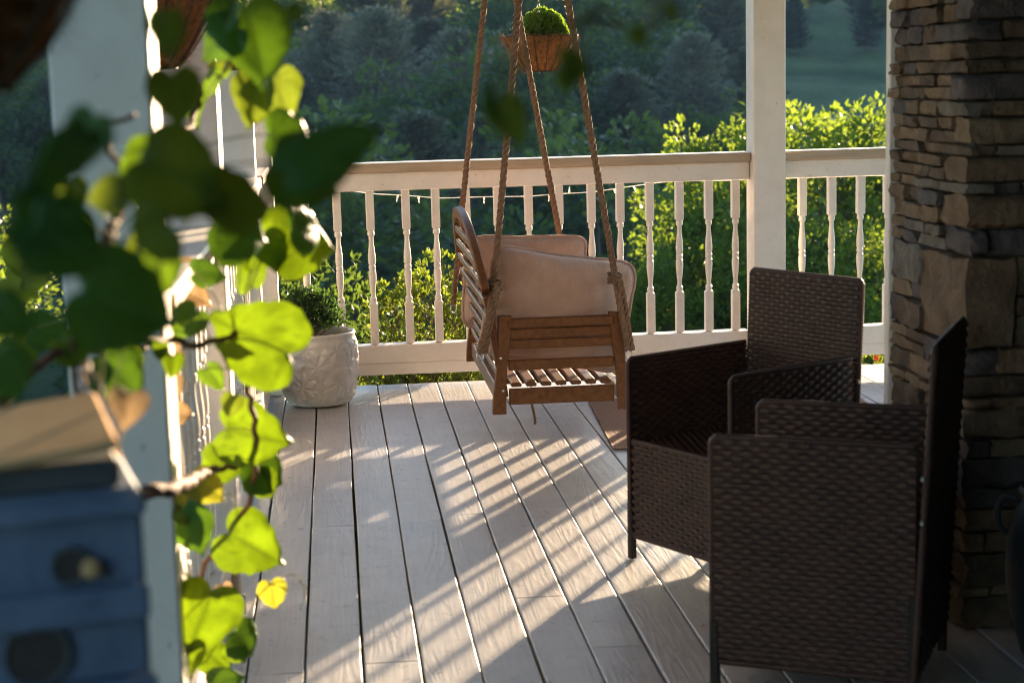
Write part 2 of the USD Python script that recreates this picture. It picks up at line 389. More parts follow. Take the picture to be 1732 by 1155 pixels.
def post(x0, x1, y0, y1, label, cat="post"):
    t = thing("porch_post", label, cat, ((x0 + x1) / 2, (y0 + y1) / 2, 0))
    w, d = (x1 - x0) / 2, (y1 - y0) / 2
    obj("shaft", box(-w, w, -d, d, 0.001, CEIL - 0.002, 0.005), "white_paint", t)
    obj("base_trim", box(-w - 0.012, w + 0.012, -d - 0.012, -d - 0.0005, 0.002, 0.06, 0.004), "white_paint", t)
    return t


post(1.988, 2.143, YR - 0.075, YR + 0.08, "tall white square post between the two back railing sections")
post(-0.465, -0.300, 2.95, 3.12, "large blurred grey white post nearest the camera behind the vine leaves")
post(-0.455, -0.300, 4.62, 4.78, "white post with a sunlit edge, second along the left railing from the camera")
post(-0.475, -0.320, 7.10, 7.25, "white post left of the ceramic planter, third along the left railing")
post(-0.438, -0.283, YR - 0.07, YR + 0.085, "white corner post where left and back railings meet behind the planter")
post(4.60, 4.755, YR - 0.075, YR + 0.08, "white post at the far right end of the back railing, out of sight")
ceiling = thing("porch_roof", "porch ceiling and roof over the deck", kind="structure")
obj("ceiling", box(-0.75, 5.2, -2.6, 8.6, CEIL, CEIL + 0.05, 0.004), "ceiling_paint", ceiling)
obj("beam", box(-0.46, -0.30, -2.5, YR - 0.1, CEIL - 0.2, CEIL - 0.003, 0.004), "white_paint", ceiling)
obj("beam", box(-0.46, 5.0, YR - 0.08, YR + 0.09, CEIL - 0.2, CEIL - 0.004, 0.004), "white_paint", ceiling)
obj("roof_shell", (np.array([[-0.9, -2.8, 2.72], [5.4, -2.8, 2.72], [5.4, 8.8, 2.72], [-0.9, 8.8, 2.72], [-0.9, -2.8, 2.70], [5.4, -2.8, 2.70], [5.4, 8.8, 2.70], [-0.9, 8.8, 2.70], [2.2, -2.8, 3.6], [2.2, 8.8, 3.6]]),
    np.array([[0, 8, 9], [0, 9, 3], [1, 2, 9], [1, 9, 8], [0, 1, 8], [3, 9, 2], [4, 6, 5], [4, 7, 6], [0, 4, 5], [0, 5, 1], [3, 2, 6], [3, 6, 7], [0, 3, 7], [0, 7, 4], [1, 5, 6], [1, 6, 2]])), "wall_boards", ceiling)

# ------------------------------------------------------------------ railings
BAL_SQ = 0.0195


def baluster_mesh():
    h0, h1 = 0.212, 0.942
    prof = []
    for z, r in ((0.405, 0.0195), (0.412, 0.014), (0.420, 0.0165), (0.432, 0.0165), (0.438, 0.0115), (0.455, 0.0105), (0.48, 0.013), (0.51, 0.0165), (0.54, 0.0178), (0.562, 0.0168), (0.567, 0.0128), (0.572, 0.0165), (0.586, 0.0165), (0.591, 0.0128),
                 (0.596, 0.0165), (0.62, 0.0178), (0.65, 0.0162), (0.68, 0.0128), (0.71, 0.0105), (0.728, 0.0115), (0.733, 0.0165), (0.747, 0.0165), (0.753, 0.014), (0.760, 0.0195)):
        prof.append((r, z))
    return [box(-BAL_SQ, BAL_SQ, -BAL_SQ, BAL_SQ, h0, 0.408, 0.003), lathe(prof, 14), box(-BAL_SQ, BAL_SQ, -BAL_SQ, BAL_SQ, 0.757, h1, 0.003)]


BAL = join(baluster_mesh())


def railing(loc, rot, length, at, label, cap=None, caps_in=0.0):
    """along local +x from 0 to length, front face at local y=0."""
    t = thing("porch_railing", label, "railing", loc, rot)
    obj("handrail", box(0.0 + caps_in, length - caps_in, -0.03, 0.105, 1.030, 1.072, 0.006), "cap_paint", t)
    obj("handrail_top", box(0.001 + caps_in, length - 0.001 - caps_in, -0.027, 0.102, 1.069, 1.0755, 0.003), "white_paint", t)
    obj("top_rail", box(0.002, length - 0.002, 0.0, 0.036, 0.944, 1.029, 0.003), "white_paint", t)
    obj("lower_rail", box(0.002, length - 0.002, -0.004, 0.085, 0.122, 0.210, 0.004), "white_paint", t)
    obj("kick_board", box(0.002, length - 0.002, 0.0, 0.036, 0.066, 0.1215, 0.003), "white_paint", t)
    for x in at:
        a = rng.normal(0, 0.004)
        obj("baluster", xf(BAL, ry(a), (x - a * 0.6, 0.042, 0)), "white_paint", t, smooth=35)
    return t


bx = [-0.147, 0.008, 0.163, 0.332, 0.473, 0.620, 0.769, 0.917, 1.065, 1.220, 1.358, 1.503, 1.647, 1.791, 1.923]
railing((-0.28, YR, 0), 0, 2.265, [b + 0.28 for b in bx], "long white back railing with turned balusters behind the hanging swing")
bx2 = [2.254, 2.401, 2.544, 2.681] + [2.83 + 0.147 * k for k in range(12)]
railing((2.145, YR, 0), 0, 2.453, [b - 2.145 for b in bx2], "short white back railing section right of the white post by the stone column")
for y0, y1, lab in ((3.122, 4.618, "blurred left railing section between the nearest post and the second post"), (4.782, 7.098, "left railing section between the second and third white posts"), (7.252, YR - 0.072, "short left railing section behind the ceramic planter")):
    n = max(2, int(round((y1 - y0) / 0.147)) - 1)
    railing((-0.325, y0, 0), 90, y1 - y0, [(k + 1) * (y1 - y0) / (n + 1) for k in range(n)], lab)

# ------------------------------------------------------------------ house wall and stone column
hw = thing("house_wall", "dark brown house wall to the right of the porch, outside the frame", "wall", (0, 0, 0))
for k in range(24):
    z0 = 0.01 + k * 0.108
    obj("plank", box(2.45, 2.49, -2.5, 4.60, z0, z0 + 0.105, 0.004), "wall_boards", hw)
obj("wall_core", box(2.495, 2.6, -2.5, 4.60, 0.0, CEIL - 0.005, 0.003), "wall_boards", hw)
obj("end_wall", box(-1.15, 2.44, -1.32, -1.22, -0.3, CEIL - 0.01, 0.003), "siding", hw)

CXL, CYF, CYB = 1.575, 4.15, 4.74
col = thing("stone_column", "rough brown ledgestone column rising behind the rattan chairs on the right", "column", (0, 0, 0))
obj("core", box(CXL + 0.022, 2.42, CYF + 0.022, CYB - 0.01, 0.0, CEIL - 0.004, 0.003), "mortar", col)
obj("corner_board", box(CXL - 0.012, CXL + 0.16, CYB - 0.008, CYB + 0.03, 0.002, CEIL - 0.004, 0.003), "white_paint", col)
_sg = trimesh.creation.box((2, 2, 2))
for _ in range(2):
    _sg = _sg.subdivide()
SGV, SGF = np.array(_sg.vertices), np.array(_sg.faces)


def stone(x0, x1, y0, y1, z0, z1, seed):
    """One hewn stone: a block with worn, uneven edges."""
    h = np.array([x1 - x0, y1 - y0, z1 - z0]) / 2; c = np.array([x0 + x1, y0 + y1, z0 + z1]) / 2
    r = 0.13 * h.min() + 0.0012
    q = SGV * h
    inner = np.clip(q, -(h - r), h - r)
    d = q - inner
    l = np.linalg.norm(d, axis=1, keepdims=True)
    q = inner + d / np.maximum(l, 1e-9) * np.minimum(l, r)
    p = q + c
    q = q + (np.stack([meshkit.fbm(p * 34 + 7.1 * seed, 4, a) for a in (1, 2, 3)], -1) - 0.5) * 2 * np.minimum(0.019, 0.42 * h)
    return q + c, SGF


rs = np.random.default_rng(11)
SM = lambda: f"stone_{'abcde'[rs.choice(5, p=[0.34, 0.24, 0.12, 0.2, 0.10])]}"
z, row = 0.0, 0
heights = []
while z < 2.58:
    h = float(rs.choice([rs.uniform(0.028, 0.05), rs.uniform(0.04, 0.066), rs.uniform(0.062, 0.10)]))
    if z < 0.735 < z + h + 0.02:
        h = 0.735 - z if 0.735 - z > 0.03 else h
    if abs(z - 0.735) < 0.005:
        h = 0.235
    heights.append((z, min(h, 2.6 - z))); z += h
sid = 0
for z0, h in heights:
    big = abs(z0 - 0.735) < 0.005
    lx, ly = (0.125, 0.31) if big else ((float(rs.uniform(0.05, 0.11)), float(rs.uniform(0.16, 0.3))) if row % 2 else (float(rs.uniform(0.12, 0.22)), float(rs.uniform(0.06, 0.18))))
    row += 1
    g = 0.0025
    obj("stone", stone(CXL - rs.uniform(0, 0.016), CXL + lx, CYF - rs.uniform(0, 0.016), CYF + ly, z0 + g, z0 + h - g, sid), "stone_a" if big else SM(), col, smooth=50); sid += 1
    sub = [(z0, h)] if h < 0.062 or rs.random() < 0.35 else [(z0, h * 0.52), (z0 + h * 0.52, h * 0.48)]
    if big:
        sub = [(z0, 0.08), (z0 + 0.08, 0.05), (z0 + 0.13, 0.105)]
    for zz, hh in sub:
        y = CYF + ly
        while y < CYB - 0.02:
            w = float(rs.uniform(0.08, 0.22)); e = y + w
            if CYB - e < 0.06:
                e = CYB + rs.uniform(-0.012, 0.012)
            obj("stone", stone(CXL - rs.uniform(-0.006, 0.02), CXL + 0.06, y + g, e - g, zz + g * 0.8, zz + hh - g * 0.8, sid), SM(), col, smooth=50); sid += 1
            y = e
    for zz, hh in ([(z0, h)] if h < 0.08 else sub):
        x = CXL + lx
        while x < 2.15:
            w = float(rs.uniform(0.07, 0.26)); e = x + w
            if x < 1.9:
                obj("stone", stone(x + g, e - g, CYF - rs.uniform(-0.004, 0.016), CYF + 0.06, zz + g * 0.8, zz + hh - g * 0.8, sid), SM(), col, smooth=50); sid += 1
            x = e
# the rest of the front, outside the frame: plain courses
zz = 0.0
while zz < 2.5:
    obj("stone", stone(2.16 + rs.uniform(0, 0.04), 2.44, CYF - rs.uniform(0, 0.01), CYF + 0.06, zz + 0.004, zz + 0.116, sid), SM(), col, smooth=50); sid += 1
    zz += 0.12

# ------------------------------------------------------------------ porch swing
YN, YF, XL, XR = 6.50, 7.85, 0.598, 1.098
zn = lambda py, px=950: on(px, py, y=YN)[2]
sw = thing("porch_swing", "wooden slatted porch swing hanging on four brown ropes in front of the back railing", "swing", (0, 0, 0))


def curved_leg(x, y0, y1, z0, z1, lean):
    zz = np.linspace(z0, z1, 9); t = (zz - z0) / (z1 - z0)
    xs = x + lean * (np.cos(t * PI) * 0.012 + 0.006 * (1 - t))
    w = 0.0235 + 0.003 * np.cos(t * 2 * PI)
    v, f = [], []
    for k in range(9):
        c = 0.003
        v += [[xs[k] - w[k], y0 + c, zz[k]], [xs[k] - w[k] + c, y0, zz[k]], [xs[k] + w[k] - c, y0, zz[k]], [xs[k] + w[k], y0 + c, zz[k]], [xs[k] + w[k], y1 - c, zz[k]], [xs[k] + w[k] - c, y1, zz[k]], [xs[k] - w[k] + c, y1, zz[k]], [xs[k] - w[k], y1 - c, zz[k]]]
    for k in range(8):
        for i in range(8):
            j = (i + 1) % 8
            f.append([k * 8 + i, k * 8 + j, k * 8 + 8 + j, k * 8 + 8 + i])
    f = np.array(f); f = np.vstack([f[:, [0, 1, 2]], f[:, [0, 2, 3]]])
    return np.array(v), np.vstack([f, [[0, k + 1, k] for k in range(1, 7)], [[64, 64 + k, 65 + k] for k in range(1, 7)]])


ZB, ZA = zn(701, 847), zn(532)
zr = [(zn(a), zn(b)) for a, b in ((552, 537), (571, 554.5), (588, 573), (624, 607), (682, 655))]
for ya, yb in ((YN, YN + 0.042), (YF - 0.042, YF)):
    obj("leg", curved_leg(XL + 0.022, ya, yb, ZB, ZA, -1), "teak", sw, smooth=40)
    obj("leg", curved_leg(XR - 0.022, ya, yb, ZB, ZA, 1), "teak", sw, smooth=40)
    for k, (z0, z1) in enumerate(zr):
        n = ("arm_rest", "arm_slat", "arm_slat", "arm_slat", "seat_rail")[k]
        o = 0.012 if k == 0 else 0.0
        obj(n, box(XL + 0.044 - o * 0, XR - 0.044, ya + 0.008 - o, yb - 0.012 + o, z0, z1, 0.004), "teak", sw)
    for px_, py_ in ((847, 606), (851, 661)):
        p = on(px_, py_, y=YN)
        obj("bolt_head", xf(trimesh.creation.icosphere(1, 0.006), loc=(p[0], ya + 0.0 if ya == YN else yb, p[2])), "steel", sw)
ZS = zr[4][1]                                              # seat height
obj("back_seat_rail", box(XL + 0.002, XL + 0.030, YN + 0.044, YF - 0.044, ZS - 0.075, ZS - 0.005, 0.004), "teak_grey", sw)
obj("front_seat_rail", box(XR - 0.03, XR - 0.002, YN + 0.044, YF - 0.044, ZS - 0.06, ZS - 0.003, 0.004), "teak_long", sw)
for k in range(7):
    x = XL + 0.055 + k * 0.0585
    obj("seat_slat", box(x, x + 0.041, YN + 0.034, YF - 0.034, ZS + 0.002, ZS + 0.020, 0.004), "teak_long", sw)
for y in (YN + 0.4, YN + 0.9):
    obj("cross_bar", box(XL + 0.032, XR - 0.032, y, y + 0.03, ZS - 0.05, ZS + 0.0005, 0.003), "teak", sw)
BZ0, BZ1 = ZS + 0.02, 0.90
bxx = lambda z: 0.618 - (z - BZ0) * 0.155                  # the back leans away to the left
YM = (YN + YF) / 2
crest_z = lambda y: 0.62 + 0.275 * max(0.0, 1 - (abs(y - YM) / (YF - YM - 0.01)) ** 2.6) ** 0.8
ys = np.linspace(YN + 0.02, YF - 0.02, 33)


def sweep_rect(pts, w, h, mt, name):
    """A bar of rectangular section along points in the plane of the back."""
    p = np.asarray(pts); t = np.gradient(p, axis=0); t /= np.linalg.norm(t, axis=1, keepdims=True)
    nrm = np.array([1.0, 0, 0.155]); nrm /= np.linalg.norm(nrm)
    s = np.cross(t, nrm); s /= np.linalg.norm(s, axis=1, keepdims=True)
    c = 0.004
    prof = [(-w, -h + c), (-w + c, -h), (w - c, -h), (w, -h + c), (w, h - c), (w - c, h), (-w + c, h), (-w, h - c)]
    v = np.stack([p + a * s + b * nrm for a, b in prof], 1).reshape(-1, 3)
    n = len(p); f = []
    for k in range(n - 1):
        for i in range(8):
            j = (i + 1) % 8
            f.append([k * 8 + i, k * 8 + j, k * 8 + 8 + j, k * 8 + 8 + i])
    f = np.array(f); f = np.vstack([f[:, [0, 2, 1]], f[:, [0, 3, 2]]]); o = (n - 1) * 8
    f = np.vstack([f, [[0, k, k + 1] for k in range(1, 7)], [[o, o + k + 1, o + k] for k in range(1, 7)]])
    return obj(name, (v, f), mt, sw, smooth=40)


sweep_rect([(bxx(crest_z(y)), y, crest_z(y)) for y in ys], 0.024, 0.016, "teak", "back_crest")
for y in (YN + 0.025, YF - 0.025):
    sweep_rect([(bxx(z), y, z) for z in np.linspace(BZ0 - 0.05, 0.625, 5)], 0.02, 0.014, "teak", "back_stile")
for y in (YN + 0.46, YF - 0.46):
    sweep_rect([(bxx(z) + 0.012, y, z) for z in np.linspace(BZ0 - 0.03, crest_z(y) - 0.02, 5)], 0.018, 0.008, "teak", "back_post")
for z in np.arange(BZ0 + 0.03, 0.86, 0.070):
    ok = [y for y in np.linspace(YN + 0.03, YF - 0.03, 60) if crest_z(y) - 0.01 > z]
    if len(ok) > 8:
        sweep_rect([(bxx(z) - 0.006, y, z) for y in np.linspace(ok[0], ok[-1], 3)], 0.017, 0.007, "teak_grey", "back_slat")


def rope(path, r=0.0135, pitch=0.085, n_per=10):
    p = np.asarray(path); s = np.append(0, np.cumsum(np.linalg.norm(np.diff(p, axis=0), axis=1)))
    n = max(8, int(s[-1] / pitch * n_per)); u = np.linspace(0, s[-1], n)
    q = np.stack([np.interp(u, s, p[:, k]) for k in range(3)], 1)
    t = np.gradient(q, axis=0); t /= np.linalg.norm(t, axis=1, keepdims=True)
    a = np.cross(t, [0, 1, 0.0]); a /= np.linalg.norm(a, axis=1, keepdims=True); b = np.cross(t, a)
    out = []
    for k in range(3):
        g = u / pitch * 2 * PI + k * 2 * PI / 3
        out.append(tube(q + (a * np.cos(g)[:, None] + b * np.sin(g)[:, None]) * r * 0.50, r * 0.60, 6))
    rr = np.random.default_rng(int(abs(p[0, 0]) * 1e5) % 9999)
    m = int(s[-1] * 170); k = rr.integers(1, n - 1, m); w = rr.normal(0, 1, (m, 3)); w /= np.linalg.norm(w, axis=1, keepdims=True)
    base = q[k] + w * r * 0.8; tip = base + (w * 0.5 + t[k] * rr.choice([-1, 1], m)[:, None] * 0.7) * rr.uniform(0.004, 0.012, m)[:, None]; sd = np.cross(w, t[k]) * 0.0004
    fv = np.stack([base - sd, base + sd, tip], 1).reshape(-1, 3)
    out.append((fv, np.arange(3 * m).reshape(-1, 3)))
    return join(out)


AN, AF = on(905.7, -317, y=6.68), on(839.5, -178, y=7.70)
nl = [on(836, 475, y=6.60), on(830, 515, y=YN - 0.016), on(823, 555, y=YN - 0.014), on(814, 585, y=YN - 0.012), on(812, 597, y=YN - 0.002)]
nr = [on(1040, 465, y=6.56), on(1046, 500, y=YN - 0.018), on(1053, 540, y=YN - 0.018), on(1060, 575, y=YN - 0.016), on(1062, 592, y=YN - 0.012)]
fl = [on(780, 365, y=7.82), on(774, 440, y=YF + 0.02), on(769, 490, y=YF + 0.02), on(767, 515, y=YF + 0.02)]
fr = [on(945, 390, y=7.82), on(958, 480, y=YF + 0.02), on(966, 560, y=YF + 0.02)]
for apex, low in ((AN, nl), (AN, nr), (AF, fl), (AF, fr)):
    obj("rope", rope(np.vstack([[apex], smooth_path([apex + (low[0] - apex) * 0.98] + low, 24)])), "rope_fibre", sw, smooth=True)
for low, pts in ((nl, [(812, 597), (820, 560), (828, 520), (836, 482)]), (nr, [(1062, 592), (1056, 560), (1050, 520), (1040, 470)])):
    # the loose end, taken back up and whipped to the standing rope
    obj("rope_end", rope(smooth_path([on(a + 7, b, y=YN - 0.008) for a, b in pts], 20), 0.0125), "rope_fibre", sw, smooth=True)
    k = on(*pts[-1], y=6.58)
    obj("rope_knot", rope([k + np.array([0.022 * math.cos(g), 0.014 * math.sin(g), 0.0012 * i - 0.02]) for i, g in enumerate(np.linspace(0, 5 * PI, 30))], 0.010), "rope_fibre", sw, smooth=True)
obj("rope_tail", rope(smooth_path([on(899, 670, y=6.95), on(901, 690, y=6.94), on(904, 704, y=6.93), on(905, 717, y=6.93)], 10), 0.0055, 0.04), "rope_fibre", sw, smooth=True)


def ring(r, w, n=16, m=6):
    g = np.linspace(0, 2 * PI, n + 1)
    return tube(np.stack([r * np.cos(g), 0 * g, r * np.sin(g)], 1), w, m, cap=False)


for p in (nl[-1] + [0, 0, -0.012], nr[-1] + [0.004, -0.004, -0.018], fl[-1] + [0, 0, -0.02], fr[-1] + [0, 0, -0.02]):
    obj("steel_ring", xf(ring(0.019, 0.003), rz(0.7), p), "steel", sw, smooth=True)
for a in (AN, AF):
    ch = []
    for k in range(int((CEIL - a[2]) / 0.032)):
        ch.append(xf(ring(0.013, 0.0032, 12, 5), rz(PI / 2 * (k % 2)), (a[0], a[1], a[2] + 0.012 + k * 0.032 * 0.72 * 1.38)))
    obj("hanging_chain", ch, "steel", sw, smooth=True)
    obj("rope_wrap", rope([a + np.array([0.018 * math.cos(g), 0.018 * math.sin(g), -0.002 * i]) for i, g in enumerate(np.linspace(0, 8 * PI, 48))], 0.008), "rope_fibre", sw, smooth=True)


def pillow(w, h, t, seed, n=44):
    u = np.linspace(-1, 1, n + 1); U, V = np.meshgrid(u, u, indexing="ij")
    # a square eased into a rounded outline with soft, slightly drawn-out corners
    q = 7.0
    m = np.maximum(np.abs(U), np.abs(V)); l = (np.abs(U) ** q + np.abs(V) ** q) ** (1 / q)
    k = np.where(l > 0, m / np.maximum(l, 1e-9), 1)
    Uo, Vo = U * k, V * k
    P = np.stack([U, V, 0 * U], -1)
    edge_n = meshkit.fbm(P * 2.2 + seed * 3.1, 3, seed) - 0.5
    e = 1 - 0.055 * (1 - V ** 2) + 0.05 * edge_n; e2 = 1 - 0.06 * (1 - U ** 2) + 0.06 * edge_n
    X, Z = Uo * e * w / 2, Vo * e2 * h / 2
    base = ((1 - U ** 2) * (1 - V ** 2)).clip(0)
    T = t / 2 * base ** 0.40 * (0.78 + 0.44 * meshkit.fbm(P * 1.6 + seed, 3, seed))
    rad = np.hypot(np.abs(U) - 1, np.abs(V) - 1); ang = np.arctan2(1 - np.abs(V), 1 - np.abs(U))
    wr = 0.003 * np.sin(ang * 13 + 3 * meshkit.noise(P * 3 + seed, 1)) * np.exp(-((rad - 0.32) / 0.25) ** 2)
    wr = wr + 0.012 * (meshkit.fbm(P * np.array([5, 3.0, 1]) + seed, 4, seed + 3) - 0.5)
    wr = wr * np.minimum(1, T / (0.15 * t))
    idx = np.arange((n + 1) ** 2).reshape(n + 1, n + 1)
    quad = np.stack([idx[:-1, :-1], idx[1:, :-1], idx[1:, 1:], idx[:-1, 1:]], -1).reshape(-1, 4)
    bend = 0.012 * np.sin(U * 2.2 + seed) + 0.010 * np.sin(V * 2.6 + seed)
    front = np.stack([X, bend - T + wr, Z], -1).reshape(-1, 3); back = np.stack([X, bend + T + wr, Z], -1).reshape(-1, 3)
    edge = np.concatenate([idx[0, :], idx[1:, -1], idx[-1, -2::-1], idx[-2:0:-1, 0], idx[0, :1]])
    ring_ = front[edge]; c = front.mean(0)
    pipe = tube(ring_ + (ring_ - c) / np.linalg.norm(ring_ - c, axis=1, keepdims=True) * 0.003, 0.0075, 7, cap=False)
    return join([(front, quad), (back, quad[:, ::-1])]), pipe


def cushion(label, loc, rot, w, h, t, seed):
    c = thing("swing_cushion", label, "cushion", loc)
    body, pipe = pillow(w, h, t, seed)
    obj("cover", xf(body, rot), "cushion_cloth", c, smooth=True)
    obj("piping", xf(pipe, rot), "cushion_cloth", c, smooth=True)


cushion("large taupe cushion with piping leaning on the near arm of the porch swing", on(944, 522, y=6.71), ry(math.radians(10)) @ rz(-0.06) @ rx(-0.22), 0.590, 0.45, 0.27, 3)
cushion("taupe cushion at the far end of the porch swing, its right edge sunlit", on(886, 476, y=7.64), ry(math.radians(2.0)) @ rz(0.06) @ rx(0.16), 0.565, 0.43, 0.19, 8)

# ------------------------------------------------------------------ rattan armchairs
PR, PC = 0.0128, 0.0220


def weave(w, h, side=1, jit=0):
    """Flat cane strips over and under upright stakes: w along x, h along z, the face towards -y for side=1."""
    nc, nr_ = max(2, int(round(w / PC))), max(2, int(round(h / PR)))
    xs = np.linspace(0, w, nc * 3 + 1); r = np.random.default_rng(int(w * 977 + h * 331 + jit))
    out_v, out_f, n = [], [], 0
    for k in range(nr_):
        z = (k + 0.5) * h / nr_
        off = np.cos(xs / w * nc * PI + (k % 2) * PI) * 0.0026
        zz = z + r.normal(0, 0.0005, len(xs))
        hw_ = PR * 0.47 * (1 + 0.08 * np.cos(xs / w * nc * PI + (k % 2) * PI))
        for dz, dy in ((-1, 0.0), (-0.45, 0.0013), (0.45, 0.0013), (1, 0.0)):
            out_v.append(np.stack([xs, -side * (0.004 + off + dy), zz + dz * hw_], 1))
        m = len(xs)
        for s in range(3):
            i = np.arange(m - 1) + n + s * m
            q = np.stack([i, i + 1, i + 1 + m, i + m], 1)
            out_f.append(q if side == 1 else q[:, ::-1])
        n += 4 * m
    for c in range(nc + 1):
        x = c * w / nc
        v, f = box(x - 0.0022, x + 0.0022, -0.0035 - side * 0.004, 0.0035 - side * 0.004, 0, h, 0.001)
        out_v.append(v); out_f.append(np.column_stack([f, f[:, 2]])); n += len(v)
    return np.vstack(out_v), np.vstack(out_f)


def border(pts, r=0.010):
    """A cane-wrapped frame tube with ribs."""
    p = np.asarray(pts, float); s = np.append(0, np.cumsum(np.linalg.norm(np.diff(p, axis=0), axis=1)))
    n = int(s[-1] / 0.004); u = np.linspace(0, s[-1], n)
    q = np.stack([np.interp(u, s, p[:, k]) for k in range(3)], 1)
    return tube(q, r * (1 + 0.09 * np.sin(u / 0.012 * 2 * PI)), 8)


CW, CDp = 0.478, 0.485                                    # outer width and depth
ZB0, ZARM, ZTOP, ZSEAT = 0.075, 0.612, 0.838, 0.365


def make_chair(label, loc, rot):
    t = thing("rattan_armchair", label, "armchair", loc, rot, "brown wicker armchairs by the stone column")
    w, d = CW / 2, CDp / 2
    R90 = rz(PI / 2)
    for s in (-1, 1):
        # arm panel runs from front (-y) to back; both faces woven
        a = weave(CDp - 0.02, ZARM - ZB0 - 0.012, 1, 1); b = weave(CDp - 0.02, ZARM - ZB0 - 0.012, -1, 2)
        core = box(s * (w - 0.014) - 0.003, s * (w - 0.014) + 0.003, -d + 0.012, d - 0.012, ZB0 + 0.008, ZARM - 0.012, 0.001)
        ap = obj("arm_panel", [xf(a, R90, (s * (w - 0.014) + 0.004, -d + 0.01, ZB0 + 0.008)), xf(b, R90, (s * (w - 0.014) - 0.004, -d + 0.01, ZB0 + 0.008))], "rattan", t, smooth=50)
        obj("arm_core", core, "rattan_core", ap)
        x = s * (w - 0.014)
        obj("arm_rim", border([(x, -d + 0.006, ZB0), (x, -d + 0.006, ZARM - 0.012), (x, -d + 0.02, ZARM), (x, d - 0.012, ZARM + 0.002)], 0.0085), "rattan", ap, smooth=True)
        obj("arm_rim", border([(x, -d + 0.006, ZB0), (x, d - 0.006, ZB0)], 0.009), "rattan", ap, smooth=True)
        obj("leg", box(x - 0.011, x + 0.011, -d, -d + 0.022, 0.002, ZB0 + 0.1, 0.003), "dark_metal", t)
        obj("leg", box(x - 0.011, x + 0.011, d - 0.024, d - 0.002, 0.002, ZB0 + 0.2, 0.003), "dark_metal", t)
        for z in (0.54, 0.44):
            obj("bracket", box(x + s * 0.010, x + s * 0.020, d + 0.001, d + 0.009, z, z + 0.012, 0.002), "steel", t)
    fw = CW - 0.05
    fp = obj("front_panel", xf(weave(fw, ZSEAT - ZB0, 1, 3), None, (-fw / 2, -d + 0.012, ZB0)), "rattan", t, smooth=50)
    obj("front_core", box(-fw / 2, fw / 2, -d + 0.018, -d + 0.024, ZB0, ZSEAT - 0.006, 0.001), "rattan_core", fp)
    obj("front_rim", border([(-fw / 2, -d + 0.012, ZSEAT), (fw / 2, -d + 0.012, ZSEAT)], 0.008), "rattan", fp, smooth=True)
    obj("front_rim", border([(-fw / 2, -d + 0.012, ZB0), (fw / 2, -d + 0.012, ZB0)], 0.009), "rattan", fp, smooth=True)
    st = xf(weave(fw, CDp - 0.04, 1, 4), rx(-PI / 2), (-fw / 2, -d + 0.015, ZSEAT - 0.004))
    so = obj("seat", st, "rattan", t, smooth=50)
    obj("seat_core", box(-fw / 2, fw / 2, -d + 0.03, d - 0.01, ZSEAT - 0.02, ZSEAT - 0.010, 0.002), "rattan_core", so)
    # back, leaning out a little towards the top
    lean = 0.05
    hb = ZTOP - ZB0
    B = rx(-lean)
    o = (0, d - 0.012, ZB0)
    bf = weave(CW - 0.02, hb - 0.010, 1, 5); bb = weave(CW - 0.02, hb - 0.010, -1, 6)
    bp = obj("backrest", [xf(xf(bf, None, (-CW / 2 + 0.01, -0.004, 0.006)), B, o), xf(xf(bb, None, (-CW / 2 + 0.01, 0.006, 0.006)), B, o)], "rattan", t, smooth=50)
    obj("back_core", xf(box(-CW / 2 + 0.012, CW / 2 - 0.012, -0.002, 0.004, 0.01, hb - 0.014, 0.001), B, o), "rattan_core", bp)
    obj("back_rim", xf(border([(-CW / 2 + 0.008, 0.001, 0), (-CW / 2 + 0.008, 0.001, hb - 0.01), (-CW / 2 + 0.016, 0.001, hb), (CW / 2 - 0.016, 0.001, hb), (CW / 2 - 0.008, 0.001, hb - 0.01), (CW / 2 - 0.008, 0.001, 0)], 0.0092), B, o), "rattan", bp, smooth=True)
    return t


ch0 = make_chair("dark brown wicker armchair facing the swing, nearest the camera and seen from its side", (1.158, 3.908, 0), 242)
dup(ch0, (1.163, 4.885, 0), 299, label="brown wicker armchair seen from the front, between the swing and the nearer armchair", group="brown wicker armchairs by the stone column")

tb = thing("side_table", "small dark topped wicker side table mostly hidden between the two armchairs", "table", (1.335, 4.435, 0), 40)
obj("table_top", box(-0.15, 0.15, -0.15, 0.15, 0.475, 0.487, 0.004), "table_glass", tb)
for k in range(4):
    obj("side_panel", xf(weave(0.28, 0.38, 1, 20 + k), rz(k * PI / 2), rz(k * PI / 2) @ np.array([-0.14, -0.137, 0.09])), "rattan", tb, smooth=50)
obj("inner_box", box(-0.13, 0.13, -0.13, 0.13, 0.09, 0.474, 0.003), "rattan_core", tb)
for sx in (-1, 1):
    for sy in (-1, 1):
        obj("leg", box(sx * 0.13 - 0.01, sx * 0.13 + 0.01, sy * 0.13 - 0.01, sy * 0.13 + 0.01, 0.002, 0.10, 0.003), "dark_metal", tb)

urn = thing("black_urn", "black rounded urn at the right frame edge before the stone column", "urn", (1.745, 3.86, 0))
obj("body", lathe([(0.0, 0.003), (0.10, 0.003), (0.125, 0.03), (0.15, 0.12), (0.163, 0.22), (0.16, 0.30), (0.14, 0.38), (0.12, 0.41), (0.135, 0.43), (0.13, 0.44), (0.11, 0.435), (0.0, 0.39)], 32), "black_iron", urn, smooth=40)
obj("handle", xf(tube(smooth_path([(0.13, 0, 0.39), (0.17, 0, 0.40), (0.185, 0, 0.35), (0.16, 0, 0.31)], 14), 0.008, 8), rz(2.6)), "black_iron", urn, smooth=True)

